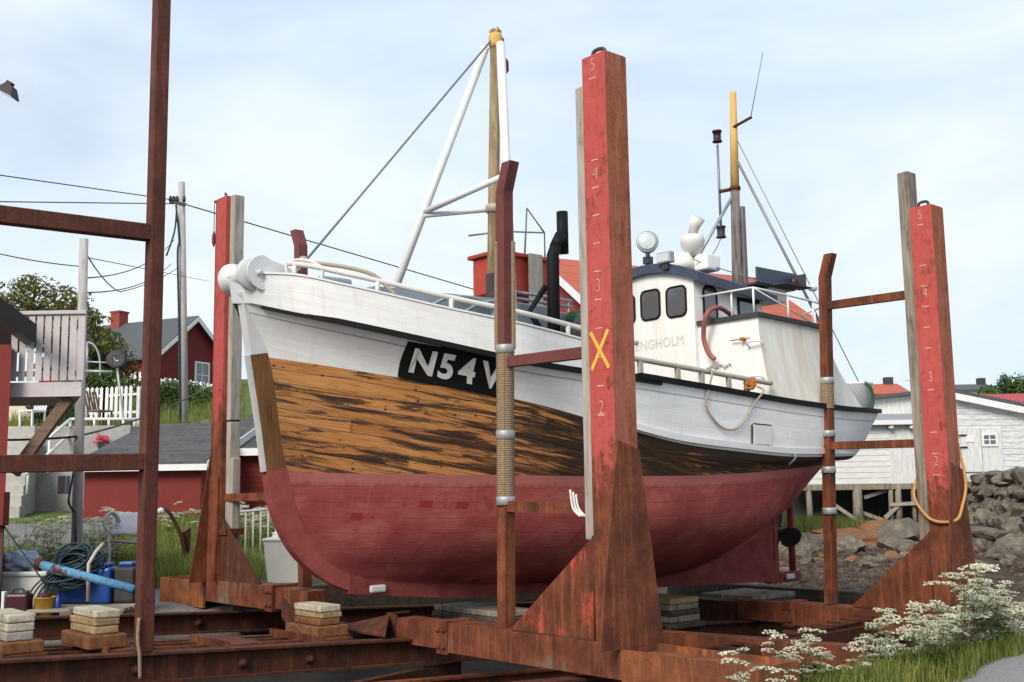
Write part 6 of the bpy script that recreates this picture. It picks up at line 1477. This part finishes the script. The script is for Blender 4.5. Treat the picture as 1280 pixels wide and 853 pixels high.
tree('round green tree on the skyline at the right edge', b_, 4.8, cr([(1264, 480, 1.1, 0), (1252, 490, .9, 0), (1278, 488, 1.0, 0), (1268, 496, 1.3, 0)], 88, b_), ['leaf', 'leaf_dark'], 2500, .25, 13)
def bush(label, base, blobs, mat_, n_, size, seed, group=None, name='bush', cat='bush'):
    rnd = random.Random(seed); root = thing(name, label, cat, base, 0, group); q_ = MB(); st_ = MB()
    leaf_cloud(q_, blobs, n_, size, rnd)
    for c_, r_ in blobs: st_.tube([Vector(base), Vector(c_)], .02, 5, True, .006)
    st_.build('stems', MAT['bark'], root); q_.build('foliage', MAT[mat_], root); return root
def bl(pts, Y): return [(P(px, py, Y+dy), (r_, r_, r_*.8)) for px, py, r_, dy in pts]
bush('long clipped green hedge in front of the red hillside house', tz(230, 47), bl([(200, 492, .55, 0), (212, 488, .6, 0), (224, 490, .6, 0), (237, 490, .6, 0), (250, 494, .6, 0), (263, 498, .6, 0), (206, 502, .5, -.3), (228, 504, .5, -.3), (248, 507, .5, -.3)], 47), 'leaf', 5000, .13, 21, name='hedge', cat='hedge')
bush('leafy green bush between the two picket fences', tz(140, 42), bl([(108, 480, .7, 0), (125, 478, .8, 0), (140, 480, .7, 0), (158, 484, .6, 0), (112, 500, .6, -.5)], 42), 'leaf', 3000, .14, 22)
bush('green bush growing on the terrace below the balcony', tz(65, 38), bl([(55, 512, .6, 0), (70, 505, .7, 0), (80, 520, .6, 0), (60, 528, .5, 0)], 38), 'leaf_dark', 2200, .13, 23)
bush('small bush on the skyline left of the round tree', tz(1233, 86), bl([(1233, 493, .8, 0), (1242, 494, .7, 0)], 86), 'leaf', 900, .22, 24)
# tufts round the left yard
def blades(region, n_, h0, h1, name, label_kind=True, mat_='grass', seed=5):
    rnd = random.Random(seed); q_ = MB(); k = 0; tries = 0
    while k < n_ and tries < n_*6:
        tries += 1; p = region(rnd)
        if p is None: continue
        x, y, dens = p
        if rnd.random() > dens: continue
        z = gz(x, y); a_ = rnd.uniform(0, 6.28); h = rnd.uniform(h0, h1); w_ = .006+h*.012; l = rnd.uniform(.1, .55)*h; d = Vector((math.cos(a_), math.sin(a_), 0)); s_ = Vector((-d.y, d.x, 0))*w_
        B = Vector((x, y, z-.01)); b0 = len(q_.v)
        q_.v += [B-s_, B+s_, B+d*l*.4+EZ*h*.6+s_*.6, B+d*l*.4+EZ*h*.6-s_*.6, B+d*l+EZ*h]
        q_.f += [[b0, b0+1, b0+2, b0+3], [b0+3, b0+2, b0+4]]; q_.sm += [False, False]; k += 1
    o_ = q_.build(name, MAT[mat_], loc=(0, 0, 0)); tag(o_, kind='stuff'); return o_
def reg_verge(r_):
    s = r_.uniform(.3, 9.5); e_ = road_edge(s)-.06; t = e_+(-.45-e_)*r_.random()**.85; p = W(s, t, 0); return p.x, p.y, 1-sstep(8.5, 9.5, s)
blades(reg_verge, 24000, .06, .26, 'grass', seed=31)
def reg_left(r_):
    Y = r_.uniform(17.8, 29); X = r_.uniform(-.50*Y, -4.0-.05*(Y-15)); g = zone(X, Y)[0]; n_ = mnoise.noise(Vector((X*.7, Y*.7, 9)))
    return X, Y, g*min(1, max(.15, .6+n_*1.2))
blades(reg_left, 22000, .10, .40, 'grass', seed=32)
def reg_slope(r_):
    Y = r_.uniform(34, 60); X = r_.uniform(-.5*Y, -.24*Y); return X, Y, zone(X, Y)[0]*.9
blades(reg_slope, 14000, .2, .6, 'grass', seed=33)
gs = P(1010, 655, 37)
def reg_shore(r_):
    return gs.x+r_.gauss(0, .9), gs.y+r_.gauss(0, .8), 1
blades(reg_shore, 3000, .3, .8, 'grass', seed=34)
# cow parsley
def umbel_mesh(q_, c_, up_, R_, rnd, rays):
    u_ = up_.orthogonal().normalized(); v_ = up_.cross(u_)
    for k in range(rays):
        a_ = k*2.4+rnd.uniform(-.2, .2); r_ = R_*math.sqrt((k+.5)/rays); t_ = c_+(u_*math.cos(a_)+v_*math.sin(a_))*r_+up_*(R_*.35-(r_/R_)**2*R_*.25)
        for _ in range(9):
            o_ = Vector((rnd.gauss(0, 1), rnd.gauss(0, 1), rnd.gauss(0, .5)))*R_*.085; s_ = R_*.115*rnd.uniform(.7, 1.3); w_ = (up_+Vector((rnd.uniform(-1, 1), rnd.uniform(-1, 1), rnd.uniform(-.3, .6)))*.7).normalized(); x_ = w_.orthogonal().normalized()*s_; y_ = w_.cross(x_)
            b0 = len(q_.v); p = t_+o_; q_.v += [p-x_, p-y_, p+x_, p+y_]; q_.f.append([b0, b0+1, b0+2, b0+3]); q_.sm.append(False)
def parsley(seed, h):
    rnd = random.Random(seed); st_ = MB(); fl_ = MB(); lv_ = MB(); heads = rnd.randint(5, 9)
    lean = Vector((rnd.uniform(-.12, .12), rnd.uniform(-.12, .12), 0)); top = EZ*h*.62+lean*h
    st_.tube([Vector((0, 0, -.05)), EZ*h*.3+lean*h*.3, top], .007, 5, True, .004)
    for k in range(heads):
        b_ = (EZ*h*.3+lean*h*.3).lerp(top, rnd.uniform(.0, 1)); a_ = rnd.uniform(0, 6.28); e_ = b_+Vector((math.cos(a_), math.sin(a_), 0))*h*rnd.uniform(.06, .24)+EZ*h*rnd.uniform(.14, .40)
        st_.tube(spline([b_, b_.lerp(e_, .5)+Vector((math.cos(a_), math.sin(a_), -.3))*.03, e_], 4), .0042, 4, True, .0025)
        R_ = rnd.uniform(.075, .125); up_ = (EZ+Vector((rnd.uniform(-.3, .3), rnd.uniform(-.3, .3), 0))).normalized()
        for j in range(7):
            aa = j*.9; st_.tube([e_-up_*.02, e_+(up_.orthogonal().normalized()*math.cos(aa)+up_.cross(up_.orthogonal().normalized())*math.sin(aa))*R_*.7+up_*R_*.2], .0015, 3, False)
        umbel_mesh(fl_, e_, up_, R_, rnd, 13)
    for k in range(9):
        a_ = rnd.uniform(0, 6.28); z_ = rnd.uniform(.05, .5)*h; L_ = h*rnd.uniform(.14, .3); d = Vector((math.cos(a_), math.sin(a_), rnd.uniform(-.1, .5))).normalized(); sd_ = d.cross(EZ).normalized()
        b_ = EZ*z_+lean*z_
        for j in range(8):
            f_ = .25+.75*j/8; w_ = L_*.35*(1-f_)+.015; c_ = b_+d*L_*f_-EZ*f_*f_*L_*.2
            for sg in (1, -1):
                t_ = c_+sd_*w_*sg+d*.03; b0 = len(lv_.v); lv_.v += [c_, c_+d*.022+sd_*w_*.3*sg, t_, c_-d*.006+sd_*w_*.5*sg]; lv_.f.append([b0, b0+1, b0+2, b0+3]); lv_.sm.append(False)
    return st_, lv_, fl_
def parsley_proto(seed, h, label, group):
    st_, lv_, fl_ = parsley(seed, h); root = st_.build('cow_parsley', MAT['stalk'], loc=(0, 0, 0)); tag(root, label, 'flowering plant', group)
    for nm, m_, mt in (('leaves', lv_, 'leaf'), ('flower_heads', fl_, 'umbel')):
        me = bpy.data.meshes.new(nm); me.from_pydata([tuple(v) for v in m_.v], [], m_.f); me.materials.append(MAT[mt]); c_ = bpy.data.objects.new(nm, me); col.objects.link(c_); c_.parent = root
    return root
LBL = 'white-flowered cow parsley in the thick verge drift beside the road and the red posts'; GRP = 'cow parsley along the right verge'
protos = [parsley_proto(100+k, 1.0, LBL, GRP) for k in range(9)]
used = [False]*9; rnd = random.Random(77); placed = 0; tries = 0
spots = []
while len(spots) < 165 and tries < 4000:
    tries += 1; s = rnd.uniform(1.0, 9.3); t = rnd.uniform(-1.38, -.42)
    if s < 2.4 and rnd.random() < .72: continue
    if t < road_edge(s)+.14: continue
    dens = .50+.9*mnoise.noise(Vector((s*.9, t*1.4, 2)))+(.25 if 3.2 < s < 7.5 else -.1)
    if rnd.random() > dens: continue
    if 5.2 < s < 6.3 and t > -.55: continue
    spots.append((s, t))
spots += [(-.42, -1.55), (-.1, -1.62), (.55, -1.25), (.75, -1.2), (5.3, -.75), (5.75, -.8)]
for i, (s, t) in enumerate(spots):
    k = i % 9
    if not used[k]: o_ = protos[k]; used[k] = True
    else: o_ = copy_tree(protos[k])
    p = W(s, t, 0); p.z = gz(p.x, p.y); o_.location = p; sc_ = rnd.uniform(.6, .98)*(.72 if s < 3 else 1); o_.scale = (sc_*1.05, sc_*1.05, sc_); o_.rotation_euler = (0, 0, rnd.uniform(0, 6.28))
    if s > 9 or s < .2: o_.scale = (.62,)*3
L2 = 'white-flowered cow parsley growing round the thick pole in the left yard'; G2 = 'cow parsley in the left yard'
L3 = 'white-flowered cow parsley against the wall of the low red shed'; G3 = 'cow parsley by the shed'
L4 = 'cow parsley behind the pale metal gate by the bow'; G4 = 'cow parsley behind the gate'
for lab, grp, n_, cx, cy, sx, sy in ((L2, G2, 36, P(98, 600, 19.5).x, 19.5, .75, .7), (L3, G3, 8, P(212, 600, 23).x, 23, .55, .7), (L4, G4, 14, P(316, 600, 22.5).x, 22.5, .5, .6)):
    for i in range(n_):
        o_ = copy_tree(protos[rnd.randrange(9)]); tag(o_, lab, 'flowering plant', grp); x, y = cx+rnd.gauss(0, sx), cy+rnd.gauss(0, sy)
        if grp == G2: x = min(x, P(140, 600, y).x)
        o_.location = (x, y, gz(x, y)); s_ = rnd.uniform(.6, 1.1); o_.scale = (s_,)*3; o_.rotation_euler = (0, 0, rnd.uniform(0, 6.28))

# ------------------------------------------------------------------ shore: boulders, ledges, pebbles
rprot = []
for k in range(8):
    q_ = MB(); q_.rock((0, 0, 0), 1, 1, 1, k+3, 3, .4); me = bpy.data.meshes.new('boulder'); me.from_pydata([tuple(v) for v in q_.v], [], q_.f); me.materials.append(MAT['rock']); rprot.append(me)
brprot = []
for k in range(3):
    me = rprot[k].copy(); me.materials.clear(); me.materials.append(MAT['rock_brown']); brprot.append(me)
def boulder(p, sx, sy, sz, label, group, me=None, rot=None, name='boulder'):
    o_ = bpy.data.objects.new(name, me or rnd.choice(rprot)); col.objects.link(o_); o_.location = p; o_.scale = (sx, sy, sz)
    o_.rotation_euler = rot or (rnd.uniform(-.4, .4), rnd.uniform(-.4, .4), rnd.uniform(0, 6.28)); return tag(o_, label, 'boulder', group)
A2 = Vector((19.2, 48.5)); B2 = Vector((13.2, 26)); dW = (B2-A2); LW = dW.length; dW.normalize(); nW = Vector((-dW.y, dW.x))
u = 0.0
LBW = 'grey angular boulder built into the sea wall right of the shorter red post'
while u < LW-3:
    for row in range(5):
        r_ = rnd.uniform(.36, .62)*(1.1 if row < 2 else .9); q2 = A2+dW*(u+rnd.uniform(-.3, .3))+nW*(-.1+row*.17)
        z = gz(q2.x, q2.y); z = EYE-1.85+row*.52+rnd.uniform(-.1, .1)
        if z > EYE+.50: continue
        boulder((q2.x, q2.y, z), r_*rnd.uniform(.9, 1.4), r_*rnd.uniform(.8, 1.1), r_*rnd.uniform(.6, .85), LBW, 'boulders of the sea wall')
    u += .85
# wall under the warehouse, facing the camera
LBX = 'boulder packed under the white warehouse wall'
x = P(1152, 600, 47.6).x
while x < 20:
    for row in range(5):
        r_ = rnd.uniform(.35, .6); boulder((x+rnd.uniform(-.2, .2), 47.4-.1*(4-row)*2.2, EYE-1.9+row*.46), r_*1.3, r_, r_*.75, LBX, 'boulders under the warehouse')
    x += .95
LBS = 'loose boulder on the pebble shore under the stilt shed'
for px_, py_, Y, r_ in ((983, 668, 32, .5), (1000, 662, 33, .55), (1010, 680, 30, .5), (1020, 672, 31, .45), (985, 690, 29, .4), (1002, 694, 29, .35), (1045, 688, 30, .45), (1062, 690, 30, .5), (1128, 672, 33, .8), (1140, 690, 30, .45), (1118, 685, 31, .55), (1030, 690, 29.5, .4), (970, 682, 30, .45), (1160, 690, 30, .5), (1222, 690, 30, .5), (1250, 700, 28, .45), (1274, 690, 29, .6), (1235, 672, 33, .6)):
    p = P(px_, py_, Y); z = gz(p.x, p.y); boulder((p.x, p.y, z+r_*.25), r_*1.1, r_*.9, r_*.75, LBS, 'loose boulders on the shore')
for i, (px_, py_, Y, sx, sy, sz, lab) in enumerate(((1078, 655, 38, 1.9, 1.6, .75, 'large orange-brown ledge of bedrock below the stilts, upper one'), (1110, 672, 35, 1.7, 1.4, .8, 'orange-brown slab of bedrock on the shore beside the shorter red post'), (1060, 676, 34, 1.6, 1.2, .65, 'low brown bedrock hump left of the orange slab'), (1092, 686, 32.5, 1.1, .9, .6, 'dark brown rock block in front of the orange slab'))):
    p = P(px_, py_, Y); q_ = MB(); q_.rock((0, 0, 0), 1, 1, 1, 41+i, 4, .5); me = bpy.data.meshes.new('bedrock'); me.from_pydata([tuple(v) for v in q_.v], [], q_.f); me.materials.append(MAT['rock_brown'])
    o_ = boulder((p.x, p.y, gz(p.x, p.y)-.12), sx, sy, sz, lab, None, me, (.1, .05, .5*i), 'bedrock'); o_['category'] = 'rock'
LBT = 'small broken stone strewn on the shore below the stilt shed'
for k in range(70):
    Y = rnd.uniform(25, 36); X = P(rnd.uniform(970, 1275), 650, Y).x; r_ = rnd.uniform(.09, .26)
    o_ = boulder((X, Y, gz(X, Y)+r_*.2), r_*rnd.uniform(.9, 1.6), r_, r_*.7, LBT, 'small stones on the shore', None, None, 'shore_stone'); o_['category'] = 'stone'
    if rnd.random() < .4: o_.data = brprot[k % 3]
# pale rock outcrop in the grass by the slope pole
p = P(256, 525, 38); q_ = MB(); q_.rock((p.x, 38, gz(p.x, 38)), 1.1, .9, .4, 61, 3, .4); tag(q_.build('rock_outcrop', MAT['rock']), 'pale rock outcrop in the grass right of the slope pole', 'rock')
# pebbles
pm = []
for k in range(10):
    bm = bmesh.new(); bmesh.ops.create_icosphere(bm, subdivisions=1, radius=1)
    pm.append(([v.co*(1+.35*mnoise.noise(v.co*1.5+Vector((k*9, 0, 0)))) for v in bm.verts], [[v.index for v in f.verts] for f in bm.faces])); bm.free()
q_ = MB(); k = 0
while k < 9000:
    Y = rnd.uniform(17.5, 37)**1.0; X = rnd.uniform(.2*Y, .5*Y)
    if zone(X, Y)[1] < .5: continue
    v_, f_ = pm[rnd.randrange(10)]; r_ = abs(rnd.gauss(0, .05))+.022; z = gz(X, Y); a_ = rnd.uniform(0, 6.28); c_, s_ = math.cos(a_), math.sin(a_); e_ = rnd.uniform(.7, 1.5)
    q_.add([Vector((X+(v.x*c_*e_-v.y*s_)*r_, Y+(v.x*s_*e_+v.y*c_)*r_, z+v.z*r_*.7)) for v in v_], f_, False); k += 1
o_ = q_.build('pebbles', MAT['pebble'], loc=(0, 0, 0)); tag(o_, kind='stuff')
